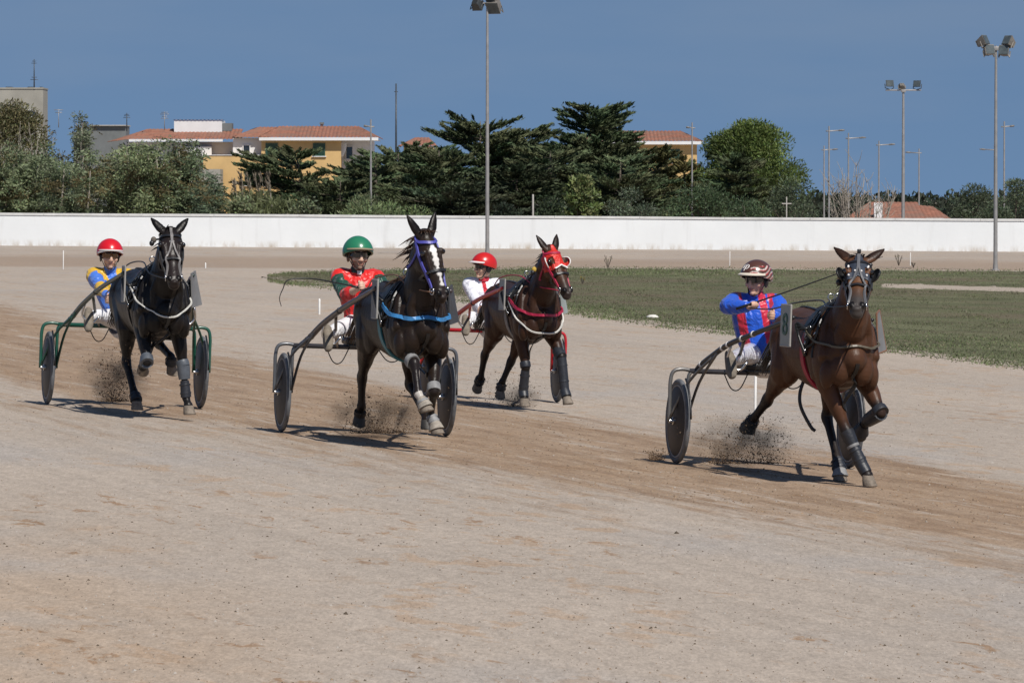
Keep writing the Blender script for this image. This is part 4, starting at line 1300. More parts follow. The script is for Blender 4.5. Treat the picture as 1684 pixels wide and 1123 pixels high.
def strap(mb, bvh, pts, w=0.03, t=0.008, off=0.006, per=8, closed=False, relax=2):
    """flat strap lying on the body along the guide points"""
    pts = [Vector(p) for p in pts]
    if closed: pts = pts + [pts[0]]
    cp, _ = catmull(pts, [0] * len(pts), per)
    cs = [surf(bvh, p, off) for p in cp]
    # a light smoothing of the path
    c = [q[0] for q in cs]; n = [q[1] for q in cs]
    c2 = c
    for _ in range(relax):
        c2 = [c2[0]] + [(c2[i - 1] + c2[i] * 2 + c2[i + 1]) / 4 for i in range(1, len(c2) - 1)] + [c2[-1]]
    if relax > 4:            # lift the taut strap clear of any muscle it would cut through
        for _ in range(3):
            for i in range(len(c2)):
                loc, nn, _i, _d = bvh.find_nearest(c2[i])
                h_ = (c2[i] - loc).dot(nn)
                if h_ < off: c2[i] = c2[i] + nn * (off - h_)
            c2 = [c2[0]] + [(c2[i - 1] + c2[i] * 2 + c2[i + 1]) / 4 for i in range(1, len(c2) - 1)] + [c2[-1]]
    vs, fs = [], []
    for i in range(len(c2)):
        tg = (c2[min(i + 1, len(c2) - 1)] - c2[max(i - 1, 0)]).normalized()
        s = n[i].cross(tg)
        s = s.normalized() if s.length > 1e-5 else tg.orthogonal().normalized()
        up = tg.cross(s).normalized()
        if up.dot(n[i]) < 0: up = -up
        for (a, b) in ((-w / 2, -0.003), (w / 2, -0.003), (w / 2, t), (-w / 2, t)):
            vs.append(c2[i] + s * a + up * b)
    for i in range(len(c2) - 1):
        for k in range(4):
            fs.append((i * 4 + k, i * 4 + (k + 1) % 4, (i + 1) * 4 + (k + 1) % 4, (i + 1) * 4 + k))
    fs += [(3, 2, 1, 0), tuple(len(vs) - 4 + k for k in range(4))]
    mb._add(vs, fs)

class Head:
    """head frame: origin at the poll, d down the face, f out of the forehead, x to the horse's left"""
    def __init__(self, poll, yaw, pitch, roll=0, k=1.0):
        self.o = Vector(poll); self.k = k
        d = P(0, math.sin(R(pitch)), -math.cos(R(pitch))); f = P(0, math.cos(R(pitch)), math.sin(R(pitch)))
        x = Vector((1, 0, 0))
        rr_ = Matrix.Rotation(R(roll), 3, f); q = Matrix.Rotation(R(yaw), 3, 'Z')
        self.d, self.f, self.x = q @ (rr_ @ d), q @ (rr_ @ f), q @ (rr_ @ x)
        self.m = Matrix((self.x, self.f, self.d)).transposed()
    def __call__(self, x, f, d):
        return self.o + (self.x * x + self.f * f + self.d * d) * self.k
    def local(self, co):
        q = (co - np.array(self.o)) / self.k
        return q @ np.array(self.x), q @ np.array(self.f), q @ np.array(self.d)

def sleeve(mb, a, b, t0, t1, r0, r1, side=None, n=14):
    """tube round part of a leg segment"""
    a, b = Vector(a), Vector(b)
    k = 5
    pts = [a.lerp(b, t0 + (t1 - t0) * i / (k - 1)) for i in range(k)]
    rs = [np.array(r0) * (1 - i / (k - 1)) + np.array(r1) * (i / (k - 1)) for i in range(k)]
    rs[0] = rs[0] * 0.97; rs[-1] = rs[-1] * 0.97
    mb.loft(pts, rs, n=n, side=side, round_caps=False)

def make_horse(c, fr):
    k = c.get('k', 1.0)
    root = empty('horse', fr['loc'] + Matrix.Rotation(fr['a'], 3, 'Z') @ Vector((c.get('hx', 0) * k, -2.68 * k, 0)), (0, fr['rot'][1], R(c['ha'])), k)
    root.location.z = ground_z(root.location.x, root.location.y) + c.get('lift', 0)
    tag(root, c['label'], 'horse', 'trotting horses')
    H = Head(c['poll'], c['yaw'], c['pitch'], c.get('roll', 0), c.get('hk', 1.05))
    mb = MB()
    X = (1, 0, 0)
    # trunk
    T = [(0.44, 1.10, .115, .13), (0.37, 1.12, .205, .22), (0.20, 1.155, .264, .328), (0.02, 1.185, .270, .385), (-0.25, 1.16, .282, .370),
         (-0.52, 1.165, .29, .335), (-0.78, 1.21, .275, .31), (-0.98, 1.255, .265, .275), (-1.14, 1.26, .225, .235), (-1.26, 1.24, .13, .16)]
    mb.loft([P(0, u, z) for u, z, w, h in T], [(w, h) for u, z, w, h in T], n=28, side=X, smooth=3)
    # withers and croup ridge
    mb.loft([P(0, .12, 1.50), P(0, -.05, 1.525), P(0, -.3, 1.475)], [(.07, .06), (.08, .07), (.08, .06)], n=12, side=X, smooth=3)
    for s in (-1, 1):
        mb.ball(P(s * .105, .385, 1.01), (.094, .10, .140))          # pectorals
        mb.ball(P(s * .205, .33, .96), (.062, .085, .13))            # point of shoulder
        mb.loft([P(s * .10, .16, 1.54), P(s * .205, .22, 1.36), P(s * .235, .30, 1.12)], [(.03, .05), (.045, .06), (.05, .06)], n=10)   # shoulder blade
        mb.loft([P(s * .245, .0, 1.33), P(s * .265, .05, 1.12), P(s * .225, .08, .94)], [(.03, .07), (.035, .09), (.04, .08)], n=10)   # triceps
        mb.loft([P(s * .10, .45, 1.48), P(s * .135, .40, 1.32), P(s * .13, .40, 1.15)], [(.035, .05), (.045, .055), (.04, .05)], n=10)   # neck muscle
        mb.ball(P(s * .205, .20, 1.10), (.088, .15, .22))          # shoulder
        mb.ball(P(s * .155, -1.0, 1.22), (.14, .23, .25))          # quarters
        mb.ball(P(s * .17, -.80, 1.05), (.10, .19, .22))           # thigh
    # neck
    pol = Vector(c['poll'])
    base = P(0, .10, 1.24)
    th = H(0, -.10, .06)
    n1 = base.lerp(th, .36) + P(0, .055, -.02); n2 = base.lerp(th, .70) + P(0, .02, .02)
    mb.loft([base, n1, n2, th], [(.195, .33), (.155, .235), (.122, .175), (.100, .125)], n=20, side=X, smooth=4, round_caps=True)
    # head
    hp = [(-.02, -.055, .070, .075), (.07, -.075, .100, .120), (.17, -.088, .112, .142), (.27, -.083, .106, .135), (.37, -.055, .082, .100),
          (.47, -.038, .066, .076), (.55, -.032, .066, .070), (.605, -.036, .056, .054)]
    mb.loft([H(0, f, d) for d, f, w, t in hp], [(w * H.k, t * H.k) for d, f, w, t in hp], n=20, side=H.x, smooth=3)
    for s in (-1, 1):
        mb.ball(H(s * .088, .018, .165), (.034 * H.k,) * 3)         # brow over the eye
        mb.loft([H(s * .07, .02, .2), H(s * .062, .015, .36)], [.022, .016], n=10)      # cheek crest
        mb.ball(H(s * .042, .018, .565), (.030, .026, .036), H.m)  # nostril rim
        mb.ball(H(s * .082, -.12, .22), (.035, .085, .10), H.m)     # jowl
        # ear
        e0 = H(s * .058, -.035, -.01); ed = H.x * (s * c.get('ear', .35)) - H.d + H.f * c.get('earf', 0.05)
        ed.normalize(); el = c.get('earl', .205) * H.k
        mb.loft([e0, e0 + ed * el * .35, e0 + ed * el * .7, e0 + ed * el], [(.036, .030), (.048, .026), (.036, .022), (.011, .010)], n=12, side=(H.x - ed * H.x.dot(ed)), smooth=2)
    mb.ball(H(0, -.055, .60), (.040, .035, .036), H.m)             # chin
    mb.ball(H(0, .012, .608), (.040, .026, .026), H.m)             # upper lip
    # legs
    L = c['legs']
    hoofs = []
    for key, s in (('RF', -1), ('LF', 1)):
        kn, fe, co = (Vector((p[0], -p[1], p[2])) for p in L[key][:3])
        el = P(s * .18, .10, .93) + (kn - P(s * .18, .15, .5)) * 0.16
        up = P(s * .165, .20, 1.12)
        fm = el.lerp(kn, .45)
        kd = (fe - kn).normalized()
        mb.loft([up, el, fm, el.lerp(kn, .86), kn, kn + kd * .07], [(0.112, 0.140), (0.092, 0.127), (0.072, 0.086), (0.049, 0.054), (0.056, 0.058), (0.043, 0.045)], n=14, side=X, smooth=3)
        mb.loft([kn, kn.lerp(fe, .25), kn.lerp(fe, .75), fe, fe.lerp(co, .5), co], [(0.049, 0.052), (0.035, 0.043), (0.032, 0.040), (0.044, 0.046), (0.036, 0.039), (0.050, 0.051)], n=14, side=X, smooth=3)
        hoofs.append((key, fe, co, L[key][3]))
    for key, s in (('RH', -1), ('LH', 1)):
        st, hk, fe, co = (Vector((p[0], -p[1], p[2])) for p in L[key][:4])
        hip = P(s * .135, -.98, 1.24)
        ga = st.lerp(hk, .42)
        hd = (fe - hk).normalized()
        mb.loft([hip, st, ga, st.lerp(hk, .84), hk, hk + hd * .1], [(0.146, 0.216), (0.129, 0.178), (0.084, 0.113), (0.047, 0.065), (0.053, 0.071), (0.040, 0.050)], n=14, side=X, smooth=3)
        mb.loft([hk, hk.lerp(fe, .3), hk.lerp(fe, .75), fe, fe.lerp(co, .5), co], [(0.049, 0.065), (0.038, 0.048), (0.036, 0.043), (0.046, 0.049), (0.037, 0.040), (0.052, 0.052)], n=14, side=X, smooth=3)
        pt = hk - (fe - hk).normalized() * .06 + (hk - st).normalized() * .05       # point of hock
        mb.ball(pt, .034)
        hoofs.append((key, fe, co, L[key][4]))
    legs_xyz = {q: [Vector((p[0], -p[1], p[2])) for p in L[q][:(3 if q[1] == 'F' else 4)]] for q in L}
    hoof_pts = np.array([h[2] for h in hoofs])
    shins = []
    for q in legs_xyz:
        pts = legs_xyz[q]
        shins.append((np.array(pts[-3]), np.array(pts[-2]), np.array(pts[-1])))
    base_c, dark_c, muz_c = np.array(c['coat']), np.array(c['points']), np.array(c['muzzle'])
    def colfn(co):
        n = len(co)
        col = np.tile(base_c, (n, 1))
        ns = np.array([noise.noise(Vector(p) * 3.0) for p in co[::1]]) if n < 90000 else np.zeros(n)
        # lower legs darken towards the points of the coat
        dk = np.zeros(n)
        for a, b, d in shins:
            for p, q, w in ((a, b, 1.0), (b, d, 1.0)):
                v = q - p; t = np.clip(((co - p) @ v) / (v @ v), -0.45, 1.3)
                dist = np.linalg.norm(co - (p + t[:, None] * v), axis=1)
                m = np.clip((0.13 - dist) / 0.05, 0, 1) * np.clip((t + 0.40) / 0.35, 0, 1)
                dk = np.maximum(dk, m)
        dk = np.clip(dk * c.get('legdark', 1.0), 0, 1)
        col = col * (1 - dk[:, None]) + dark_c * dk[:, None]
        x, f, d = H.local(co)
        near = (np.abs(x) < .2) & (d > -.25) & (d < .75) & (f > -.32) & (f < .25)
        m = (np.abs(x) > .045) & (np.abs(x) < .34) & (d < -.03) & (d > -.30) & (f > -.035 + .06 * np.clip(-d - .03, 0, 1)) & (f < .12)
        col[m] = col[m] * .35  # solid ears: front painted darker, standing in for the shade of a hollow
        if 'face' in c:
            m = near * np.clip((d + .05) / .15, 0, 1)
            col = col * (1 - m[:, None]) + np.array(c['face']) * m[:, None]
        m = near * np.clip((d - c.get('muz_from', .40)) / .14, 0, 1)
        col = col * (1 - m[:, None]) + muz_c * m[:, None]
        for s in (-1, 1):                             # nostrils
            m = near * np.clip((.030 - np.sqrt((x - s * .046) ** 2 + ((d - .568) * .75) ** 2 + ((f - .034) * .4) ** 2)) / .008, 0, 1)
            col = col * (1 - m[:, None]) + np.array((.004, .003, .003)) * m[:, None]
        m = near * np.clip((.008 - np.abs(d - .607)) / .005, 0, 1) * (f < .0) * (np.abs(x) < .06)
        col = col * (1 - m[:, None]) + np.array((.006, .005, .005)) * m[:, None]
        if 'blaze' in c:
            for (d0, d1, w0, w1, x0, x1) in c['blaze']:
                t = np.clip((d - d0) / (d1 - d0), 0, 1)
                wob = .006 * np.sin(d * 55) + .005 * np.sin(d * 131 + 1)
                w = w0 + (w1 - w0) * t + wob; xc = x0 + (x1 - x0) * t
                m = near * (d > d0) * (d < d1) * (f > -.02) * np.clip((w - np.abs(x - xc)) / .006, 0, 1)
                col = col * (1 - m[:, None]) + np.array((.62, .60, .57)) * m[:, None]
        for (cx_, cu, cz, r_) in c.get('spots', ()):
            dd = np.linalg.norm((co - np.array((cx_, -cu, cz))) * np.array((1, .7, 1)), axis=1) + 0.02 * ns
            m = np.clip((r_ - dd) / .012, 0, 1)
            col = col * (1 - m[:, None]) + np.array((.42, .40, .37)) * m[:, None]
        if 'sock' in c:
            for q in c['sock']:
                a, b, d_ = shins[list(legs_xyz).index(q)]
                v = d_ - b; t = ((co - b) @ v) / (v @ v); dist = np.linalg.norm(co - (b + np.clip(t, 0, 1)[:, None] * v), axis=1)
                m = np.clip((.10 - dist) / .03, 0, 1) * (t > .05)
                col = col * (1 - m[:, None]) + np.array((.45, .42, .38)) * m[:, None]
        return np.maximum(col, .002)
    body = mb.remesh('body', c['mat'], root, .0095, it=4, colfn=colfn, factor=.5)
    me = body.data
    bvh = BVHTree.FromPolygons([v.co for v in me.vertices], [tuple(p.vertices) for p in me.polygons])
    # hooves: sloped cones, flat below
    for key, fe, co, dn in hoofs:
        dn = Vector((dn[0], -dn[1], dn[2])).normalized()
        pa = (co - fe).normalized()
        fw = (pa - dn * pa.dot(dn))
        if fw.length < .15: fw = P(0, 1, 0) - dn * P(0, 1, 0).dot(dn)
        fw.normalize(); sd = dn.cross(fw).normalized()
        hm = MB(); n = 18
        rings = [(-.012, .044, .046, -.004), (.004, .050, .052, .0), (.05, .058, .062, .014), (.085, .064, .070, .026), (.092, .061, .066, .026)]
        vs, fs = [], []
        for o_, rx, ry, sh in rings:
            for q in range(n):
                a = 2 * math.pi * q / n
                yy = math.sin(a) * ry
                if yy < -.6 * ry: yy = -.6 * ry - (yy + .6 * ry) * .2
                vs.append(co + dn * o_ + sd * (math.cos(a) * rx) + fw * (yy + sh))
        for i in range(len(rings) - 1):
            for q in range(n):
                fs.append((i * n + q, i * n + (q + 1) % n, (i + 1) * n + (q + 1) % n, (i + 1) * n + q))
        fs.append(tuple(range(n))); fs.append(tuple((len(rings) - 1) * n + q for q in range(n)))
        hm._add(vs, fs)
        hm.build('hoof', M['dark_hoof' if key in c.get('dark_hooves', ()) else 'hoof'], root, angle=50)
        if key in c.get('bell', {}):        # bell boots over the hoof
            bm_ = MB(); bm_.loft([fe.lerp(co, .55), co, co + dn * .05 + fw * .012], [(.043, .045), (.058, .060), (.074, .080)], n=18, side=sd, round_caps=False)
            bm_.build('bell_boot', c['bell'][key], root, angle=50)
    # eyes
    for s in (-1, 1):
        e_ = MB(); e_.ball(H(s * .108, .020, .172), .026 * H.k, nu=12, nv=8); e_.build('eye', M['eye'], root)
    # leg boots: (leg, segment 0 upper / 1 lower, from, to, radius, material, name)
    for (q, seg, t0, t1, r0, r1, m_, nm) in c.get('boots', ()):
        pts = legs_xyz[q]; base_i = len(pts) - 3
        if seg == -1:
            a = (P(-.165, .10, .93) if q == 'RF' else P(.165, .10, .93)) if q[1] == 'F' else pts[0]
            b = pts[base_i]
        else:
            a, b = pts[base_i + seg], pts[base_i + seg + 1]
        w = MB(); sleeve(w, a, b, t0, t1, r0, r1, side=X)
        # closing tabs on the long wraps
        for tt in ((.25, .75) if nm == 'leg_wrap' else ()):
            ctr = a.lerp(b, t0 + (t1 - t0) * tt)
            w.torus(ctr, (b - a), max(np.atleast_1d(r0)) * .5 + max(np.atleast_1d(r1)) * .5,   .003, n=16, m=5, t2=.010)
        w.build(nm, m_, root, angle=60)
    # mane and forelock, tail: many tapering locks
    rr = random.Random(c['seed'])
    def lock(mb_, p0, dirs, l, w):
        pts = [Vector(p0)]; d_ = Vector(dirs[0])
        for i in range(4):
            d_ = Vector(dirs[0]).lerp(Vector(dirs[1]), (i + 1) / 4)
            pts.append(pts[-1] + d_ * (l / 4))
        mb_.tube(pts, [(w, w * .35), (w, w * .35), (w * .8, w * .3), (w * .5, w * .2), (w * .1, w * .1)], n=5)
    mm = MB()
    nk = c.get('mane', 70)
    for i in range(nk):
        f = i / (nk - 1)
        a = base.lerp(th, f)
        crest = a + Vector((0, .5, .6)).normalized() * .6
        loc, n_, _, _ = bvh.find_nearest(base.lerp(th, f) + P(0, -.16 - .10 * (1 - f), .20 - .02 * f))
        s = c.get('mane_side', -1)
        lock(mm, loc - n_ * .01, (Vector((s * .5, .25 + rr.gauss(0, .25), .5)), Vector((s * .55 + rr.gauss(0, .3), .25 + rr.gauss(0, .3), -.75))), rr.uniform(.09, .17) * c.get('mane_len', 1), rr.uniform(.010, .018))
    mm.build('mane', c['hair'], root)
    if c.get('forelock', 14):
        mm = MB()
        for i in range(c.get('forelock', 14)):
            p = H(rr.uniform(-.05, .05), -.02, -.03)
            e = H.x * rr.uniform(-.8, .8) + H.f * rr.uniform(.2, .8) + H.d * rr.uniform(-.3, .3)
            lock(mm, p, (H.f * .5 - H.d * .6 + H.x * rr.uniform(-.6, .6), e + H.d * c.get('fl_down', .5)), rr.uniform(.09, .15), rr.uniform(.008, .014))
        mm.build('forelock', c['hair'], root)
    mm = MB()
    for i in range(34):
        a = rr.uniform(0, 6.28); q = math.sqrt(rr.random())
        p = P(.03 * math.cos(a) * q, -1.27, 1.33 + .03 * math.sin(a) * q)
        mm.tube([p, p + P(rr.gauss(0, .012), -.16, .01), p + P(.05 * math.cos(a) * q, -.45 + rr.gauss(0, .03), -.12), p + P(.035 * math.cos(a) * q + rr.gauss(0, .012), -.85 + rr.gauss(0, .05), -.36 - .08 * rr.random())],
                [.016, .015, .012, .003], n=5, smooth=3)
    mm.build('tail', c['hair'], root)
    c['H'], c['bvh'], c['root'], c['legs_xyz'] = H, bvh, root, legs_xyz
    harness(c, fr)
    return root

def ring_pts(u, z, w, h, n=16, a0=0, a1=360, du=0.0):
    return [P(w * math.cos(R(a0 + (a1 - a0) * i / n)), u + du * math.sin(R(a0 + (a1 - a0) * i / n)), z + h * math.sin(R(a0 + (a1 - a0) * i / n))) for i in range(n + 1)]

def harness(c, fr):
    root, H, bvh = c['root'], c['H'], c['bvh']
    BL = M['black_leather']
    # saddle pad with girth and terrets
    mb = MB()
    for du in (-.055, -.02, .015, .05):
        strap(mb, bvh, ring_pts(-.10 + du, 1.2, .5, .55, 14, 20, 160), w=.04, t=.022, per=4)
    pad = mb.build('saddle_pad', BL, root, smooth=False)
    mb = MB(); strap(mb, bvh, ring_pts(-.12, 1.2, .5, .55, 24, 0, 360), w=.07, t=.012, per=3); mb.build('girth', c.get('girth', BL), root, smooth=False)
    mb = MB()
    for s in (-1, 1):
        p, n = surf(bvh, P(s * .09, -.08, 1.7), .05); mb.torus(p, (0, 1, 0), .03, .006, n=18, m=6)
        for (x, u, z) in ((s * .5, -.04, 1.32), (s * .5, -.04, 1.24), (s * .5, .0, 1.17), (s * .5, -.1, 1.40)):
            p, n = surf(bvh, P(x, u, z), .022); mb.torus(p, n, .022, .006, n=14, m=5)
    mb.torus(surf(bvh, P(0, -.05, 1.8), .05)[0], (0, 1, 0), .022, .006, n=16, m=6)
    mb.build('terret_ring', M['steel'], pad)
    rg = random.Random(c['seed'] + 40)
    for s in (-1, 1):
        for _ in range(7):
            p, n = surf(bvh, P(s * rg.uniform(.10, .5), rg.uniform(-.16, .16), rg.uniform(1.25, 1.62)), .016); mb = MB(); mb.torus(p, n + Vector((rg.gauss(0, .4), rg.gauss(0, .4), rg.gauss(0, .4))), rg.uniform(.012, .02), .0045, n=14, m=5); mb.build('harness_ring', M['steel'], root)
        for k in range(3):
            mb = MB(); u0 = .02 + .06 * k
            strap(mb, bvh, [P(s * .08, u0 - .1, 1.7), P(s * .3, u0, 1.5), P(s * .5, u0 + .05, 1.30), P(s * .5, u0 - .12, 1.18)], w=.022, t=.012, off=.012); mb.build('harness_strap', BL, root, smooth=False)
    # tugs beside the saddle that carry the shafts
    for s in (-1, 1):
        mb = MB()
        for q in range(3):
            a = surf(bvh, P(s * .5, -.10 + .045 * q, 1.46), .02)[0]; b = Vector((s * .355, .12 - .03 * q, c.get('shaft_z', (0, 0, 0, 0, 0, 1.47))[5] - .04 - .03 * q)); d_ = surf(bvh, P(s * .5, -.06 + .05 * q, 1.10), .012)[0]
            mb.tube([a, b, d_], .014, n=7, smooth=4)
        mb.build('shaft_tug', BL, root)
    # back strap to the tail and hanging straps on the quarters
    mb = MB(); strap(mb, bvh, [P(0, u, 1.8) for u in (-.12, -.4, -.7, -1.0, -1.2)], w=.03); mb.build('back_strap', BL, root, smooth=False)
    # breast collar
    bc = c.get('collar')
    if bc:
        for (z0, z1, w, m_) in bc:
            mb = MB()
            pts = [P(-.5, -.02, z0 + .12), P(-.5, .12, z0 + .07), P(-.34, .40, z0 + (z1 - z0) * .45), P(0, .62, z1), P(.34, .40, z0 + (z1 - z0) * .45), P(.5, .12, z0 + .07), P(.5, -.02, z0 + .12)]
            strap(mb, bvh, pts, w=w, t=.014, per=8, off=.016, relax=26); mb.build('breast_collar', m_, root, smooth=False)
    # neck strap
    mb = MB(); strap(mb, bvh, [P(-.4, .16, 1.10), P(-.35, .15, 1.3), P(-.15, .13, 1.6), P(0, .12, 1.75), P(.15, .13, 1.6), P(.35, .15, 1.3), P(.4, .16, 1.10)], w=.028); mb.build('neck_strap', BL, root, smooth=False)
    mb = MB(); strap(mb, bvh, [P(0, .6, 1.05), P(0, .45, .95), P(0, .3, .7), P(0, .1, .6), P(0, -.1, .6)], w=.035); mb.build('chest_strap', BL, root, smooth=False)
    if c.get('hanging'):
        mb = MB(); mb.tube([P(*q) for q in c['hanging']], .016, n=7, smooth=5); mb.build('loose_strap', BL, root)
    # overcheck running down the crest
    mb = MB(); a = H(0, -.1, -.08)
    mb.tube([H(0, .01, -.02), a, P(0, -.05, 1.64)], .007, n=6); mb.build('overcheck_rein', BL, root)
    # bridle
    bm_ = c.get('bridle', BL)
    mb = MB(); strap(mb, bvh, [H(-.11, -.05, .02), H(-.10, .0, .05), H(-.05, .08, .07), H(0, .1, .075), H(.05, .08, .07), H(.10, .0, .05), H(.11, -.05, .02)], w=.026, t=.012); mb.build('browband', bm_, root, smooth=False)
    for s in (-1, 1):
        mb = MB(); strap(mb, bvh, [H(s * .06, -.10, -.07), H(s * .12, -.06, .02), H(s * .15, -.045, .12), H(s * .15, -.03, .25), H(s * .12, -.03, .38), H(s * .09, -.03, .50)], w=.024, t=.012); mb.build('cheek_strap', bm_, root, smooth=False)
        mb = MB(); p, n = surf(bvh, H(s * .10, -.03, .525), .012); mb.torus(p, n, .032, .006, n=20, m=6); mb.ball(p, .012); mb.build('bit_ring', M['steel'], root)
        mb = MB(); strap(mb, bvh, [H(s * .15, -.05, .12), H(s * .13, -.18, .18), H(s * .05, -.3, .22), H(0, -.32, .22)], w=.02); mb.build('throat_latch', bm_, root, smooth=False)
    mb = MB(); strap(mb, bvh, [H(-.14, -.05, .36), H(-.10, .03, .355), H(0, .08, .35), H(.10, .03, .355), H(.14, -.05, .36), H(.08, -.18, .36), H(0, -.2, .36), H(-.08, -.18, .36), H(-.14, -.05, .36)], w=.024, t=.012); mb.build('noseband', c.get('noseband', BL), root, smooth=False)
    if c.get('overcheck_face'):
        mb = MB()
        for s in (-1, 1):
            strap(mb, bvh, [H(s * .008, .05, -.03), H(s * .008, .12, .06), H(s * .012, .12, .17), H(s * .05, .10, .30), H(s * .085, .06, .42), H(s * .09, .0, .52)], w=.016, t=.016)
        mb.build('face_strap', c['overcheck_face'], root, smooth=False)
    # reins from the bit to the driver's hands
    for s, hand in ((-1, c['hands'][0]), (1, c['hands'][1])):
        mb = MB()
        hw = fr['loc'] + Matrix.Rotation(fr['a'], 3, 'Z') @ (P(hand[0], hand[1], hand[2]) * c.get('k', 1.0))
        hp = Matrix.Rotation(-R(c['ha']), 3, 'Z') @ (hw - root.location) / c.get('k', 1.0)
        a = surf(bvh, H(s * .10, -.03, .535), .015)[0]
        t_ = P(s * .15, -.08, 1.60)
        mid = a.lerp(t_, .5) + Vector((s * .05, 0, -.03))
        mb.tube([a, mid, t_, P(s * .16, -.8, 1.56), P(s * .15, -.8, 1.56).lerp(hp, .5) - Vector((0, 0, .03)), hp], .0075, n=6, smooth=5)
        mb.build('rein', c.get('rein', M['black_leather']), root)

# ------------------------------------------------------------------ sulky
def make_sulky(c, fr, group='racing sulkies'):
    k = c.get('k', 1.0)
    root = empty('sulky', fr['loc'], fr['rot'], k); tag(root, c['sulky_label'], 'sulky', group)
    fm, sm = c['frame'], c['shaft']
    wr, wx, ch = .39, .83, .86
    mb = MB(); mb.tube([P(-.74, 0, ch), P(.74, 0, ch)], .024, n=10); mb.build('crossbar', fm, root)
    for s in (-1, 1):
        x = s * wx
        cen = P(x, 0, wr + .004)
        w = MB(); w.torus(cen, (1, 0, 0), wr - .028, .030, n=56, m=10, t2=.024)
        wh = w.build('wheel', M['rubber'], root)
        w = MB(); w.lathe(cen, (1, 0, 0), [(-.034, .03), (-.032, .10), (-.018, wr - .062), (-.012, wr - .05), (.012, wr - .05), (.018, wr - .062), (.032, .10), (.034, .03)], n=56)
        w.build('disc', c.get('disc', M['disc']), wh, angle=30)
        w = MB(); w.torus(cen, (1, 0, 0), wr - .060, .012, n=56, m=6, t2=.022); w.build('rim', c.get('rim', M['galv']), wh)
        w = MB(); w.lathe(cen, (1, 0, 0), [(-.085, .014), (-.083, .020), (-.055, .022), (-.05, .034), (.05, .034), (.055, .022), (.083, .020), (.085, .014)], n=20); w.build('hub', M['steel'], wh, angle=40)
        # outer fork: over the top of the wheel and down to the hub; inner fork beside it
        xo, xi = s * (wx + .085), s * (wx - .085)
        w = MB(); w.tube([P(s * .70, 0, ch), P(s * (wx - .02), 0, ch + .015), P(s * (wx + .06), 0, ch - .01), P(xo, 0, ch - .10), P(xo, .0, .62), P(xo, 0, wr)], .018, n=9, smooth=5); w.build('outer_fork', c.get('fork', fm), root)
        w = MB(); w.tube([P(s * .725, 0, ch - .01), P(xi, 0, ch - .09), P(xi, 0, wr)], .018, n=9, smooth=4); w.build('inner_fork', c.get('fork', fm), root)
        # shaft sweeping up to the horse's saddle
        zs = c.get('shaft_z', (.10, 1.12, 1.25, 1.36, 1.44, 1.47)); hx_ = c.get('hx', 0)
        pts = [P(s * .67, -.04, ch), P(s * .665, .12, ch + zs[0]), P(s * .645, .38, zs[1]), P(s * .585 + hx_ * .2, .85, zs[2]), P(s * .48 + hx_ * .5, 1.55, zs[3]), P(s * .385 + hx_ * .8, 2.2, zs[4]), P(s * .36 + hx_, c.get('tip', 2.66), zs[5])]
        q_ = c.get('sr', 1.0)
        w = MB(); w.tube(pts, [.026 * q_, .032 * q_, .034 * q_, .033 * q_, .031 * q_, .028 * q_, .022 * q_], n=12, smooth=5); sh = w.build('shaft', sm, root)
        cp, _ = catmull(pts, [0] * len(pts), 8)
        for q in c.get('bands', (14, 17, 30)):
            w = MB(); t_ = (cp[q + 1] - cp[q]).normalized(); w.torus(cp[q], t_, .031 * q_, .005, n=16, m=6, t2=.022)
            w.build('tape_band', c.get('band_mat', M['black_leather']), sh)
        # struts from the hub up to the shaft
        for xx, u in ((xo, .52), (xi, .60)):
            q = Vector(P(s * .64, u, zs[1] + (zs[2] - zs[1]) * (u - .38) / .47 - .01))
            w = MB(); w.tube([P(xx, 0, wr + .02), P(xx * .55 + s * .64 * .45, u * .35, .76), q], .014, n=8, smooth=4); w.build('strut', c.get('fork', fm), root)
        # stay from the crossbar up to the shaft in front of the seat
        w = MB(); w.tube([P(s * .30, .02, ch), P(s * .42, .55, .86 + (zs[2] - .86) * .55), P(s * .52 + hx_ * .4, 1.25, zs[2] * .45 + zs[3] * .55)], .016, n=8, smooth=4); w.build('stay', sm, root)
        # foot rest
        w = MB(); w.tube([P(s * .585, .86, zs[2]), P(s * .60, .82, .98), P(s * .50, .84, .90), P(s * .42, .84, .98)], .013, n=8, smooth=4); w.build('foot_rest', M['steel'], root)
        if c.get('mudguard', True):
            w = MB(); pts2 = [P(x - s * .0, .46 * math.cos(R(a)), wr + .46 * math.sin(R(a))) for a in range(5, 62, 8)]
            w.tube(pts2, .010, n=6); w.build('guard_wire', M['black_leather'], root)
    mb = MB(); mb.box(P(0, -.06, ch + .06), (.44, .34, .07), bevel=.025); mb.box(P(0, -.06, ch + .015), (.40, .30, .03), bevel=.008)
    st = mb.build('seat', c.get('seat', M['black_leather']), root, angle=40)
    mb = MB()
    for s in (-1, 1): mb.tube([P(s * .16, .02, ch), P(s * .16, -.1, ch + .03)], .014, n=6); mb.tube([P(s * .2, -.2, ch + .07), P(s * .19, -.27, ch + .16)], .010, n=6)
    mb.tube([P(-.19, -.27, ch + .16), P(.19, -.27, ch + .16)], .012, n=6)
    mb.build('seat_bracket', fm, st)
    # loose cables under the crossbar
    for (a, b, dz) in c.get('cables', ((-.42, -.18, .15), (.1, .4, .12))):
        mb = MB(); mb.tube([P(a, .03, ch), P((a * 2 + b) / 3, .03, ch - dz), P((a + 2 * b) / 3, .04, ch - dz), P(b, .03, ch)], .006, n=5, smooth=6); mb.build('cable', M['black_leather'], root)
    c['sulky_root'] = root
    return root

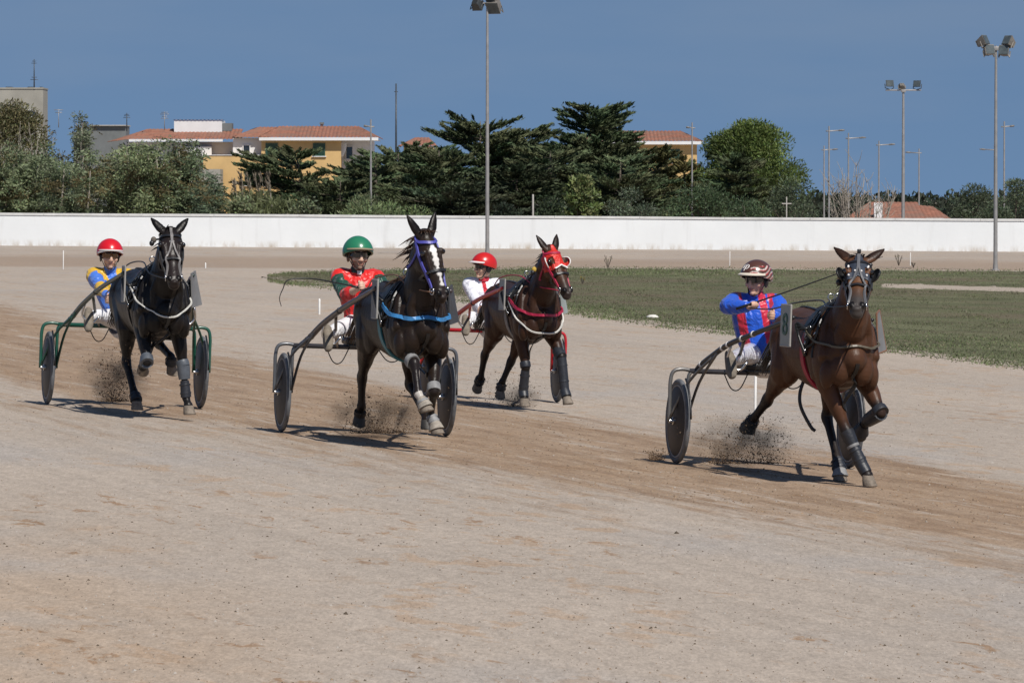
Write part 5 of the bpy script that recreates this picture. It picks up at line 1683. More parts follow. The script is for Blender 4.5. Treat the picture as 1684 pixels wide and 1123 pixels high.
# ------------------------------------------------------------------ drivers
def ik(a, b, l1, l2, pole):
    a, b = Vector(a), Vector(b)
    d = b - a; L_ = min(d.length, (l1 + l2) * .999)
    n = d.normalized()
    x = (l1 * l1 - l2 * l2 + L_ * L_) / (2 * L_)
    h = math.sqrt(max(0, l1 * l1 - x * x))
    p = Vector(pole) - n * Vector(pole).dot(n); p.normalize()
    return a + n * x + p * h

def make_person(c, fr):
    d = c['driver']
    k = c.get('k', 1.0) * d.get('pk', 1.0)
    root = empty('person', fr['loc'], fr['rot'], k); tag(root, d['label'], 'person', 'sulky drivers')
    lean, sx_ = d.get('lean', -.05), d.get('side', 0.0)
    zz = d.get('dz', 0.0)
    tw = R(d.get('twist', 0))
    pel = P(0, -.06, 1.045 + zz)
    wai = P(sx_ * .4, -.08 + lean * .4, 1.20 + zz)
    che = P(sx_ * .8, -.08 + lean * .8, 1.38 + zz)
    shc = P(sx_, -.07 + lean, 1.50 + zz)
    nek = P(sx_ * 1.1, -.04 + lean, 1.575 + zz)
    hc = P(sx_ * 1.2 + d.get('hx', 0), .0 + lean + d.get('hu', 0), 1.70 + zz)
    sdx = Vector((math.cos(tw), math.sin(tw), 0))
    sh = {s: shc + sdx * (s * .185) + Vector((0, 0, .0)) for s in (-1, 1)}
    hands = {-1: P(*d['rh']), 1: P(*d['lh'])}
    for s in hands: hands[s].z += zz
    elb = {s: ik(sh[s], hands[s], .29, .265, d.get('pole', {}).get(s, (s * .9, .3, -.45))) for s in (-1, 1)}
    hip = {s: pel + Vector((s * .10, 0, -.01)) for s in (-1, 1)}
    ank = {-1: P(*d.get('rf', (-.50, .74, 1.0))), 1: P(*d.get('lf', (.50, .74, 1.0)))}
    kne = {s: ik(hip[s], ank[s], .44, .42, d.get('kpole', {}).get(s, (s * .75, -.3, .8))) for s in (-1, 1)}
    # head frame
    yaw, pit, rol = R(d.get('yaw', 0)), R(d.get('pitch', 0)), R(d.get('roll', 0))
    q = Matrix.Rotation(yaw, 3, 'Z') @ Matrix.Rotation(pit, 3, 'X') @ Matrix.Rotation(rol, 3, 'Y')
    hk = d.get('hk', 1.15)
    hc.z += .018
    def Hd(x, f, z): return hc + (q @ Vector((x, -f, z))) * hk
    def torso(mb, g=0.0, hem=-.06):
        mb.loft([pel + Vector((0, 0, hem)), pel + Vector((0, 0, hem + .06)), wai, che, shc, nek], [(.175 + g, .14 + g), (.18 + g, .145 + g), (.160 + g * 1.3, .125 + g), (.185 + g, .135 + g), (.165 + g, .10 + g), (.062 + g * .4, .062 + g * .4)], n=20, side=sdx, smooth=3)
    def arms(mb, g=0.0, t1=1.0):
        for s in (-1, 1):
            w = elb[s].lerp(hands[s], t1)
            mb.loft([shc + sdx * (s * .10) + Vector((0, 0, -.01)), sh[s], sh[s].lerp(elb[s], .5), elb[s], elb[s].lerp(w, .45), w], [(.07 + g, .07 + g), (.066 + g, .066 + g), (.050 + g, .052 + g), (.042 + g, .042 + g), (.040 + g * .9, .040 + g * .9), (.028 + g * .7, .028 + g * .7)], n=14, smooth=3)
    def legs(mb, g=0.0):
        for s in (-1, 1):
            mb.loft([hip[s] + Vector((0, .04, 0)), hip[s].lerp(kne[s], .5), kne[s], kne[s].lerp(ank[s], .35), ank[s]], [(.095 + g, .095 + g), (.078 + g, .08 + g), (.058 + g, .058 + g), (.056 + g, .058 + g), (.038 + g, .038 + g)], n=14, smooth=3)
    # ---- body: one continuous skin
    mb = MB()
    torso(mb); arms(mb); legs(mb)
    mb.loft([nek, nek.lerp(hc, .5), Hd(0, -.015, -.06)], [.062, .060, .060], n=14)
    hstart = len(mb.v); hk_keep = hk; hk = 1.0
    mb.ball(Hd(0, -.012, .025), (.076, .096, .098), q, nu=20, nv=14)            # skull
    mb.loft([Hd(0, .010, .03), Hd(0, .022, -.05), Hd(0, .032, -.098)], [(.068, .072), (.058, .062), (.034, .038)], n=16, side=q @ Vector((1, 0, 0)), smooth=3)   # face and jaw
    mb.loft([Hd(0, .084, .018), Hd(0, .102, -.018), Hd(0, .106, -.036)], [(.010, .010), (.013, .013), (.017, .012)], n=10, side=q @ Vector((1, 0, 0)))      # nose
    for s in (-1, 1):
        mb.ball(Hd(s * .016, .092, -.036), (.010, .012, .009), q, nu=10, nv=6)
        mb.loft([Hd(s * .012, .086, .026), Hd(s * .05, .072, .024)], [(.010, .009), (.009, .008)], n=8)       # brow
        mb.ball(Hd(s * .047, .058, -.030), (.022, .020, .022), q, nu=10, nv=8)   # cheek
        mb.ball(Hd(s * .078, -.012, -.005), (.010, .022, .034), q, nu=10, nv=8)  # ear
    mb.loft([Hd(-.022, .078, -.060), Hd(0, .090, -.058), Hd(.022, .078, -.060)], [.007, .008, .007], n=8)
    mb.loft([Hd(-.019, .077, -.073), Hd(0, .087, -.074), Hd(.019, .077, -.073)], [.007, .009, .007], n=8)
    mb.ball(Hd(0, .070, -.098), (.022, .020, .018), q, nu=10, nv=8)
    hk = hk_keep                                              # the head is modelled at unit size and scaled about its centre
    for i in range(hstart, len(mb.v)):
        mb.v[i] = tuple(hc + (Vector(mb.v[i]) - hc) * hk)
    # hands: palm, four unequal bent fingers, thumb from the side
    for s in (-1, 1):
        w = hands[s]; fd = (w - elb[s]).normalized()
        upv = Vector((0, 0, 1)); sd = fd.cross(upv).normalized(); up = sd.cross(fd).normalized()
        if d.get('grip', {}).get(s) == 'side': sd, up = up, -sd
        pc = w + fd * .045
        mb.loft([w, w + fd * .03, w + fd * .08], [(.030, .022), (.040, .024), (.042, .022)], n=12, side=up)
        for i, (off, ln) in enumerate(((.033, .90), (.011, 1.0), (-.012, .95), (-.033, .75))):
            k0 = w + fd * .080 + up * off
            k1 = k0 + fd * .028 * ln + sd * (-s * .018)
            k2 = k1 + fd * -.004 + sd * (-s * .030 * ln)
            k3 = k2 - fd * .024 * ln + sd * (-s * .006)
            mb.loft([k0, k1, k2, k3], [.0115, .0105, .0095, .008], n=8, smooth=2)
        t0 = w + fd * .03 + up * .034
        mb.loft([t0, t0 + fd * .022 + up * .020 - sd * (s * .018), t0 + fd * .045 + up * .012 - sd * (s * .040)], [.013, .011, .009], n=8, smooth=2)
    sk = np.array(d.get('skin', (.38, .22, .15)))
    def skincol(co):
        col = np.tile(sk, (len(co), 1))
        rel = (co - np.array(hc)) @ np.array(q) / hk          # local head coordinates (x, -f, z)
        x, f, z = rel[:, 0], -rel[:, 1], rel[:, 2]
        hd = (np.abs(x) < .12) & (np.abs(f) < .14) & (np.abs(z) < .15)
        lips = hd & (f > .07) & (np.abs(z + .066) < .009) & (np.abs(x) < .023)
        col[lips] = sk * np.array((.80, .56, .54))
        mouth = hd & (f > .07) & (np.abs(z + .0665) < .002) & (np.abs(x) < .020)
        col[mouth] = sk * .3
        if d.get('beard'):
            bd = hd & (((z < -.045) & (f > -.02) & ~lips) | ((z < .0) & (z > -.09) & (f < .045) & (f > -.01)))
            col[bd] = col[bd] * .4 + np.array((.02, .015, .012)) * .6
        br = hd & (f > .06) & (np.abs(z - .033) < .007) & (np.abs(np.abs(x) - .03) < .022)
        col[br] = (.03, .02, .015)
        hair = hd & (z > .05) | hd & (f < -.03) & (z > -.06)
        col[hair] = d.get('hair', (.02, .015, .012))
        return col
    mb.remesh('body', M['skin'], root, .0062, it=2, colfn=skincol)
    # ---- jacket
    mb = MB()
    torso(mb, .028 + d.get('bulk', 0), d.get('hem', .03)); arms(mb, .026 + d.get('bulk', 0) * .5, d.get('sleeve', .93))
    if d.get('puff', 1):
        rr = random.Random(d['seed'])
        for s in (-1, 1):
            mb.ball(sh[s].lerp(elb[s], .4), (.088, .088, .10), nu=12, nv=8); mb.ball(sh[s].lerp(elb[s], .8), (.076, .076, .08), nu=12, nv=8)
            mb.ball(elb[s].lerp(hands[s], .3), (.068, .068, .07), nu=12, nv=8)
        for i in range(9):
            a = rr.uniform(0, 6.28)
            mb.loft([wai + Vector((.165 * math.cos(a), .13 * math.sin(a), rr.uniform(-.1, .1))), wai + Vector((.17 * math.cos(a + .7), .135 * math.sin(a + .7), rr.uniform(-.1, .12)))], [.026, .022], n=8)
    def jcol(co):
        # local torso coordinates: x across the chest, z up, arm parameter
        t = np.clip((co[:, 2] - pel.z) / (shc.z - pel.z), 0, 1.2)
        xx = (co - np.array(pel)) @ np.array(sdx) - sx_ * t
        arm = np.zeros(len(co)); side = np.where(xx > 0, 1, -1)
        tt = np.zeros(len(co))
        for s in (-1, 1):
            best = np.full(len(co), 9.0); bt = np.zeros(len(co))
            for i, (a, b) in enumerate(((sh[s], elb[s]), (elb[s], hands[s]))):
                a_, v = np.array(a), np.array(b - a)
                u = np.clip(((co - a_) @ v) / (v @ v), 0, 1); dist = np.linalg.norm(co - (a_ + u[:, None] * v), axis=1)
                m = dist < best; best[m] = dist[m]; bt[m] = u[m] + i
            m = (best < .105) & (np.abs(xx) * 0 + bt > .12); arm[m] = s; tt[m] = bt[m]
        # armpit: chest points that lie inside the shoulder width and below the sleeve stay torso
        inside = (np.abs(xx) < .155) & (tt < .5); arm[inside] = 0
        return d['jacket'](xx, co[:, 2] - pel.z, -co[:, 1] - (-pel.y), arm, tt)
    mb.remesh('jacket', d.get('jacket_mat', M['satin']), root, .0080, it=3, colfn=jcol)
    # collar
    mb = MB(); mb.loft([nek + Vector((0, 0, -.025)), nek + Vector((0, -.005, .03))], [(.075, .075), (.068, .068)], n=18, round_caps=False); mb.build('collar', mat('collar_cloth', d['collar'], .5, wrinkle=.4), root, angle=60)
    if d.get('stock'):
        mb = MB(); mb.box(nek + Vector((.005, -.080, -.018)), (.045, .012, .055), bevel=.004); mb.build('stock_tie', mat('stock_cloth', (.7, .7, .7), .6), root)
    # ---- trousers
    mb = MB()
    mb.loft([pel + Vector((0, 0, -.075)), pel + Vector((0, 0, .05)), wai + Vector((0, 0, -.08))], [(.195, .165), (.195, .165), (.18, .145)], n=18, side=(1, 0, 0))
    legs(mb, .020)
    def tcol(co): return d['trousers'](co, hip, kne, ank)
    mb.remesh('trousers', d.get('trouser_mat', M['trouser']), root, .0085, it=3, colfn=tcol)
    # ---- boots
    for s in (-1, 1):
        a = ank[s]; sd = (kne[s] - a).normalized()
        toe = Vector((s * d.get('toe_out', .10), -.90, d.get('toe_up', -.75))).normalized()
        fx = toe.cross(sd).normalized()
        mb = MB()
        mb.loft([a + sd * .12, a + sd * .02, a - sd * .03], [(.056, .058), (.050, .054), (.050, .055)], n=14, smooth=2)
        so = a - sd * .055
        mb.loft([so - toe * .085, so - toe * .02, so + toe * .09, so + toe * .165, so + toe * .215], [(.042, .048), (.048, .056), (.054, .048), (.053, .038), (.040, .028)], n=14, side=fx, smooth=3)
        mb.remesh('boot', d.get('boot', M['dusty_boot']), root, .008, it=2)
    # ---- helmet
    hs = d.get('hs', 1.02)
    def hpt(th_, ph, r=1.0):
        r = r * hs
        return Hd(.122 * r * math.sin(th_) * math.sin(ph), (-.004 + .142 * r * math.sin(th_) * math.cos(ph)), .028 + .132 * r * math.cos(th_))
    mb = MB(); nu, nv = 96, 36
    thmax = lambda ph: R(78 + 36 * (0.5 - 0.5 * math.cos(ph)) ** 0.8)      # lower at the nape
    vs, fs = [], []
    for j in range(nv + 1):
        for i in range(nu):
            ph = 2 * math.pi * i / nu; th_ = max(.001, thmax(ph) * j / nv)
            vs.append(hpt(th_, ph)); mb.c.append(d['helmet'](math.degrees(th_), math.degrees(ph) if ph < math.pi else math.degrees(ph) - 360))
    for j in range(nv):
        for i in range(nu):
            fs.append((j * nu + i, j * nu + (i + 1) % nu, (j + 1) * nu + (i + 1) % nu, (j + 1) * nu + i))
    o_ = len(vs)
    for i in range(nu):                                            # rim thickness turned inward
        ph = 2 * math.pi * i / nu; vs.append(hpt(thmax(ph), ph, .90)); mb.c.append((.02, .02, .02))
    for i in range(nu):
        fs.append((nv * nu + i, nv * nu + (i + 1) % nu, o_ + (i + 1) % nu, o_ + i))
    mb.v += [tuple(v) for v in vs]; mb.f += fs
    hel = mb.build('helmet', M['helmet'], root)
    # peak
    mb = MB(); n = 20; vs, fs = [], []
    for i in range(n + 1):
        ph = R(-68 + 136 * i / n); cpk = math.cos(ph)
        a0 = hpt(R(74 + 8 * (1 - cpk)), ph, 1.0); ln = d.get('peak', .045) * max(0.05, cpk) ** .7
        out = q @ Vector((math.sin(ph) * .35, -1, -.22)).normalized()
        for (pp, dz) in ((a0, .006), (a0 + out * ln, .004), (a0 + out * ln, -.004), (a0, -.006)):
            vs.append(pp + q @ Vector((0, 0, dz)))
    for i in range(n):
        for e in range(4):
            fs.append((i * 4 + e, i * 4 + (e + 1) % 4, (i + 1) * 4 + (e + 1) % 4, (i + 1) * 4 + e))
    fs += [(0, 1, 2, 3), tuple(n * 4 + e for e in (3, 2, 1, 0))]
    mb._add(vs, fs); mb.build('peak', mat('peak_paint', d['peak_col'], .4), hel, angle=40)
    if d.get('band'):
        mb = MB(); pts = [hpt(thmax(R(-75 + 150 * i / 24)) - R(3), R(-75 + 150 * i / 24), 1.015) for i in range(25)]
        mb.tube(pts, [(.009, .003)] * 25, n=8, side=q @ Vector((0, 0, 1))); mb.build('rim_band', mat('rim_band', d['band'], .4), hel)
    for s in (-1, 1):
        mb = MB(); mb.tube([hpt(R(90), R(s * 95), .97), Hd(s * .074, .012, -.045), Hd(s * .045, .045, -.105), Hd(0, .062, -.122)], [(.010, .004)] * 4, n=6, smooth=4, side=q @ Vector((0, 1, 0))); mb.build('chin_strap', M['black_leather'], hel)
        mb = MB(); mb.ball(Hd(s * .082, -.015, -.015), (.014, .040, .052), q, nu=12, nv=8); mb.build('ear_pad', d.get('pad', M['black_leather']), hel)
    # ---- glasses: wrap-around lens and temples
    mb = MB(); n = 18; vs, fs = [], []
    for i in range(n + 1):
        ph = R(-80 + 160 * i / n); t = abs(ph) / R(80)
        dip = .010 * math.exp(-(ph / .22) ** 2)
        zt = .027 - .006 * t; zb = -.017 + dip + .012 * t * t
        for (r_, z_) in ((1, zt), (1, zb), (.94, zb), (.94, zt)):
            vs.append(Hd(.080 * r_ * math.sin(ph), .004 + .096 * r_ * math.cos(ph), z_))
    for i in range(n):
        for e in range(4):
            fs.append((i * 4 + e, i * 4 + (e + 1) % 4, (i + 1) * 4 + (e + 1) % 4, (i + 1) * 4 + e))
    fs += [(0, 1, 2, 3), tuple(n * 4 + e for e in (3, 2, 1, 0))]
    mb._add(vs, fs); gl = mb.build('sunglasses', d.get('lens', M['glasses']), root, angle=40)
    mb = MB()
    mb.tube([Hd(.082 * math.sin(R(-80 + 160 * i / n)), .004 + .098 * math.cos(R(-80 + 160 * i / n)), .031) for i in range(n + 1)], .0035, n=6)
    for s in (-1, 1): mb.tube([Hd(s * .080, .02, .026), Hd(s * .084, -.03, .018)], .004, n=6)
    mb.build('frame', M['black_leather'], gl)
    d.update(Hd=Hd, hpt=hpt, hel=hel, hands_v=hands, elb=elb, q=q, root=root)
    return root

def whip(c, fr, pts, label, r=.008):
    mb = MB(); n = len(pts)
    e = empty('whip', fr['loc'], fr['rot'], c.get('k', 1.0)); tag(e, label, 'whip')
    mb.tube([P(*p) for p in pts], [max(.0035, r * (1 - .6 * i / (n - 1))) for i in range(n)], n=6, smooth=5); mb.build('lash', M['black_leather'], e)
    mb = MB(); a, b = P(*pts[0]), P(*pts[1]); mb.tube([a - (b - a).normalized() * .14, a + (b - a).normalized() * .06], .012, n=8); mb.build('handle', M['black_leather'], e)
    return e

def number_board(c, name, corners, thick, m, digit=None, dm=None, frame=None, dsize=.3):
    """flat board hanging beside the horse; corners in horse frame (x,u,z), clockwise from top left as seen by its reader"""
    cs = [P(*p) for p in corners]
    n = (cs[1] - cs[0]).cross(cs[3] - cs[0]).normalized()
    mb = MB(); mb.prism(cs, n * thick); o = mb.build(name, m, c['root'], smooth=False)
    if frame:
        mb = MB()
        for i in range(4): mb.tube([cs[i] + n * thick * .5, cs[(i + 1) % 4] + n * thick * .5], thick * .8, n=6)
        mb.build('board_edge', frame, o, smooth=False)
    if digit:
        cu = bpy.data.curves.new('digit', 'FONT'); cu.body = digit; cu.align_x = 'CENTER'; cu.align_y = 'CENTER'; cu.size = 1; cu.extrude = 0.004
        t = bpy.data.objects.new('digit', cu); COL.objects.link(t)
        me = bpy.data.meshes.new_from_object(t.evaluated_get(bpy.context.evaluated_depsgraph_get())); bpy.data.objects.remove(t)
        me.materials.clear(); me.materials.append(dm)
        X_ = (cs[1] - cs[0]); Y_ = (cs[0] - cs[3]); ce = sum(cs, Vector()) / 4
        side = -1 if digit and c.get('flip') else 1
        for v in me.vertices:
            p = v.co.copy()
            v.co = ce + X_ * (p.x * 1.2) + Y_ * (p.y * dsize * 3.2 * .8) - n * (.004 + p.z) * side
        q = bpy.data.objects.new('digit', me); COL.objects.link(q); q.parent = o
    return o

def hood(c, lo, mat_, eye_r, off=.010, name='hood'):
    """leather or cloth hood cut from the head surface, with holes for the eyes"""
    H, me = c['H'], c['root'].children[0].data
    body = [o for o in c['root'].children if o.name.startswith('body')][0]
    me = body.data
    n = len(me.vertices)
    co = np.empty(n * 3, np.float32); me.vertices.foreach_get('co', co); co = co.reshape(n, 3)
    no = np.empty(n * 3, np.float32); me.vertices.foreach_get('normal', no); no = no.reshape(n, 3)
    x, f, d = H.local(co)
    eye = np.sqrt((d - .172) ** 2 + ((f - .014) * 1.0) ** 2)
    edge = lo + .35 * np.abs(x) - 0.5 * np.clip(-f, 0, 1)
    earz = np.sqrt((np.abs(x) - .060) ** 2 + (d + .03) ** 2 + (f + .03) ** 2) < .055
    ok = (np.abs(x) < .15) & (f > -.14) & (d > -.045) & ((d > .035) | (np.abs(x) < .035)) & (d < edge) & ~((eye < eye_r) & (np.abs(x) > .06)) & ~earz
    idx = -np.ones(n, int); vs, fs = [], []
    for p in me.polygons:
        if all(ok[i] for i in p.vertices):
            q = []
            for i in p.vertices:
                if idx[i] < 0:
                    idx[i] = len(vs); vs.append(co[i] + no[i] * off)
                q.append(int(idx[i]))
            fs.append(tuple(q))
    mb = MB(); mb._add(vs, fs)
    o = mb.build(name, mat_, c['root'])
    s = o.modifiers.new('thick', 'SOLIDIFY'); s.thickness = .007; s.offset = -1
    return o, (lambda xx: lo + .35 * abs(xx))

def blinker(c, s, mat_, r=.06, trim=None, out=.02, open_=1.0):
    H = c['H']
    ctr = H(s * (.125 + out), -.015, .172)
    ax = (H.x * s * .75 + H.f * -.5 * open_).normalized()
    mb = MB()
    n = 20; u = ax.orthogonal().normalized(); w = ax.cross(u)
    prof = [(.0, 1.0), (.012, .93), (.022, .7), (.027, .4), (.028, .01)]
    vs, fs = [], []
    for sgn, offn in ((1, 0), (-1, -.006)):
        for (o_, rr_) in prof:
            for k in range(n):
                a = 2 * math.pi * k / n
                vs.append(ctr + ax * (o_ + offn) + (u * math.cos(a) + w * math.sin(a)) * r * rr_)
    m = len(prof)
    for half in (0, 1):
        for i in range(m - 1):
            for k in range(n):
                b = half * m * n
                fs.append((b + i * n + k, b + i * n + (k + 1) % n, b + (i + 1) * n + (k + 1) % n, b + (i + 1) * n + k))
    for k in range(n): fs.append((k, (k + 1) % n, m * n + (k + 1) % n, m * n + k))
    mb._add(vs, fs); o = mb.build('blinker', mat_, c['root'])
    if trim:
        t = MB(); t.torus(ctr, ax, r, .007, n=24, m=6); t.build('trim', trim, o)
    return o

def stack(cond_cols, n):
    out = np.zeros((n, 3))
    for cond, col in cond_cols: out[cond] = col
    return out

BL, YE = (.055, .17, .60), (.62, .37, .02)
def jacket_star(x, z, f, arm, tt):
    n = len(x); o = np.tile(np.array(BL), (n, 1))
    o[(arm == 0) & (np.abs(x) > .055 + .25 * np.clip(.36 - z, 0, 1)) & (z > .24)] = YE
    o[(arm == 0) & (np.abs(x) < .07) & (z < .30) & (z > .02) & (np.abs(x) < (.30 - z) * .6)] = YE
    o[(arm != 0) & (tt > 1.12) & (tt < 1.75)] = YE
    o[(arm != 0) & (tt < .35)] = YE
    return o
def jacket_vest(x, z, f, arm, tt):
    n = len(x); o = np.tile(np.array((.60, .012, .010)), (n, 1))
    o[(arm != 0) & (tt > .16)] = (.008, .055, .035)
    o[(arm != 0) & (tt > 1.02)] = (.45, .012, .012)
    return o
def jacket_white(x, z, f, arm, tt):
    n = len(x); o = np.tile(np.array((.72, .72, .77)), (n, 1))
    o[(arm == 0) & (np.abs(x + .01) < .025) & (z > .22) & (f > 0)] = (.50, .015, .03)
    return o
def jacket_stripes(x, z, f, arm, tt):
    n = len(x); o = np.tile(np.array((.012, .085, .52)), (n, 1)); r_ = (.50, .016, .045)
    a0 = arm == 0
    o[a0 & (x > -.205) & (x < -.125)] = r_
    o[a0 & (x > .025) & (x < .095)] = r_
    o[a0 & (x > .115) & (x < .185)] = r_
    return o
def plain_white(co, hip, kne, ank): return np.tile(np.array((.72, .72, .74)), (len(co), 1))
def white_dark_band(co, hip, kne, ank):
    o = np.tile(np.array((.70, .69, .69)), (len(co), 1))
    for s in (-1, 1):
        a, v = np.array(hip[s]), np.array(kne[s] - hip[s]); t = ((co - a) @ v) / (v @ v)
        dist = np.linalg.norm(co - (a + np.clip(t, 0, 1)[:, None] * v), axis=1)
        o[(t > .42) & (t < .62) & (dist < .14)] = (.07, .07, .09)
        a2, v2 = np.array(kne[s]), np.array(ank[s] - kne[s]); t2 = ((co - a2) @ v2) / (v2 @ v2)
        d2 = np.linalg.norm(co - (a2 + np.clip(t2, 0, 1)[:, None] * v2), axis=1)
        o[(t2 > .30) & (t2 < .40) & (d2 < .1)] = (.07, .07, .09)
    return o
def white_dark_side(co, hip, kne, ank):
    o = np.tile(np.array((.72, .72, .74)), (len(co), 1))
    for s in (-1, 1):
        a, v = np.array(hip[s]), np.array(kne[s] - hip[s]); t = ((co - a) @ v) / (v @ v)
        dist = np.linalg.norm(co - (a + np.clip(t, 0, 1)[:, None] * v), axis=1)
        o[(t > -.05) & (t < .22) & (dist < .16)] = (.05, .06, .10)
    return o

def paint(name, c, rough=.35, **k): return mat(name, c, rough, var=.10, vscale=8, coat=.2, **k)
green_p, red_p = paint('green_frame', (.012, .075, .050)), paint('red_frame', (.42, .014, .022))
steel_p, dark_p = paint('grey_frame', (.14, .135, .13), .4, metal=.4), paint('dark_frame', (.045, .042, .045))
plum_p = paint('plum_frame', (.055, .042, .045), .3)
white_line, tan_l = colour_strap('white_rope', (.55, .54, .50)), colour_strap('tan_leather', (.20, .10, .055))
red_s, blue_s, purple_s = colour_strap('red_strap', (.33, .012, .045)), colour_strap('blue_strap', (.04, .19, .42)), colour_strap('violet_strap', (.07, .07, .33))
board_grey, board_white = mat('board_grey', (.17, .17, .17), .5, var=.15, vscale=8), mat('board_white', (.27, .30, .285), .5, var=.1, vscale=8)
board_dark = mat('board_dark', (.045, .046, .05), .5, var=.15)
digit_m = mat('digit_paint', (.03, .10, .07), .5)
boot_blue = mat('shell_boot', (.075, .085, .10), .4, var=.25, vscale=14, bump=.3)
boot_white = mat('pale_boot', (.27, .24, .20), .8, var=.35, vscale=18, bump=.4)
hood_slate = mat('slate_leather', (.035, .042, .058), .45, var=.2, vscale=15, bump=.3, bscale=50)
hood_red = mat('red_cloth', (.52, .018, .010), .5, var=.12, vscale=15, wrinkle=.5, wscale=14)
trim_white = mat('white_trim', (.70, .68, .66), .6)
BB, BG = M['boot_black'], M['boot_grey']
DN = (0, 0, -1)

def wraps(q, m_=BB, knee=None):
    o = [(q, 1, .12, .92, (.040, .048), (.046, .050), m_, 'leg_wrap')] if not knee else []
    return o

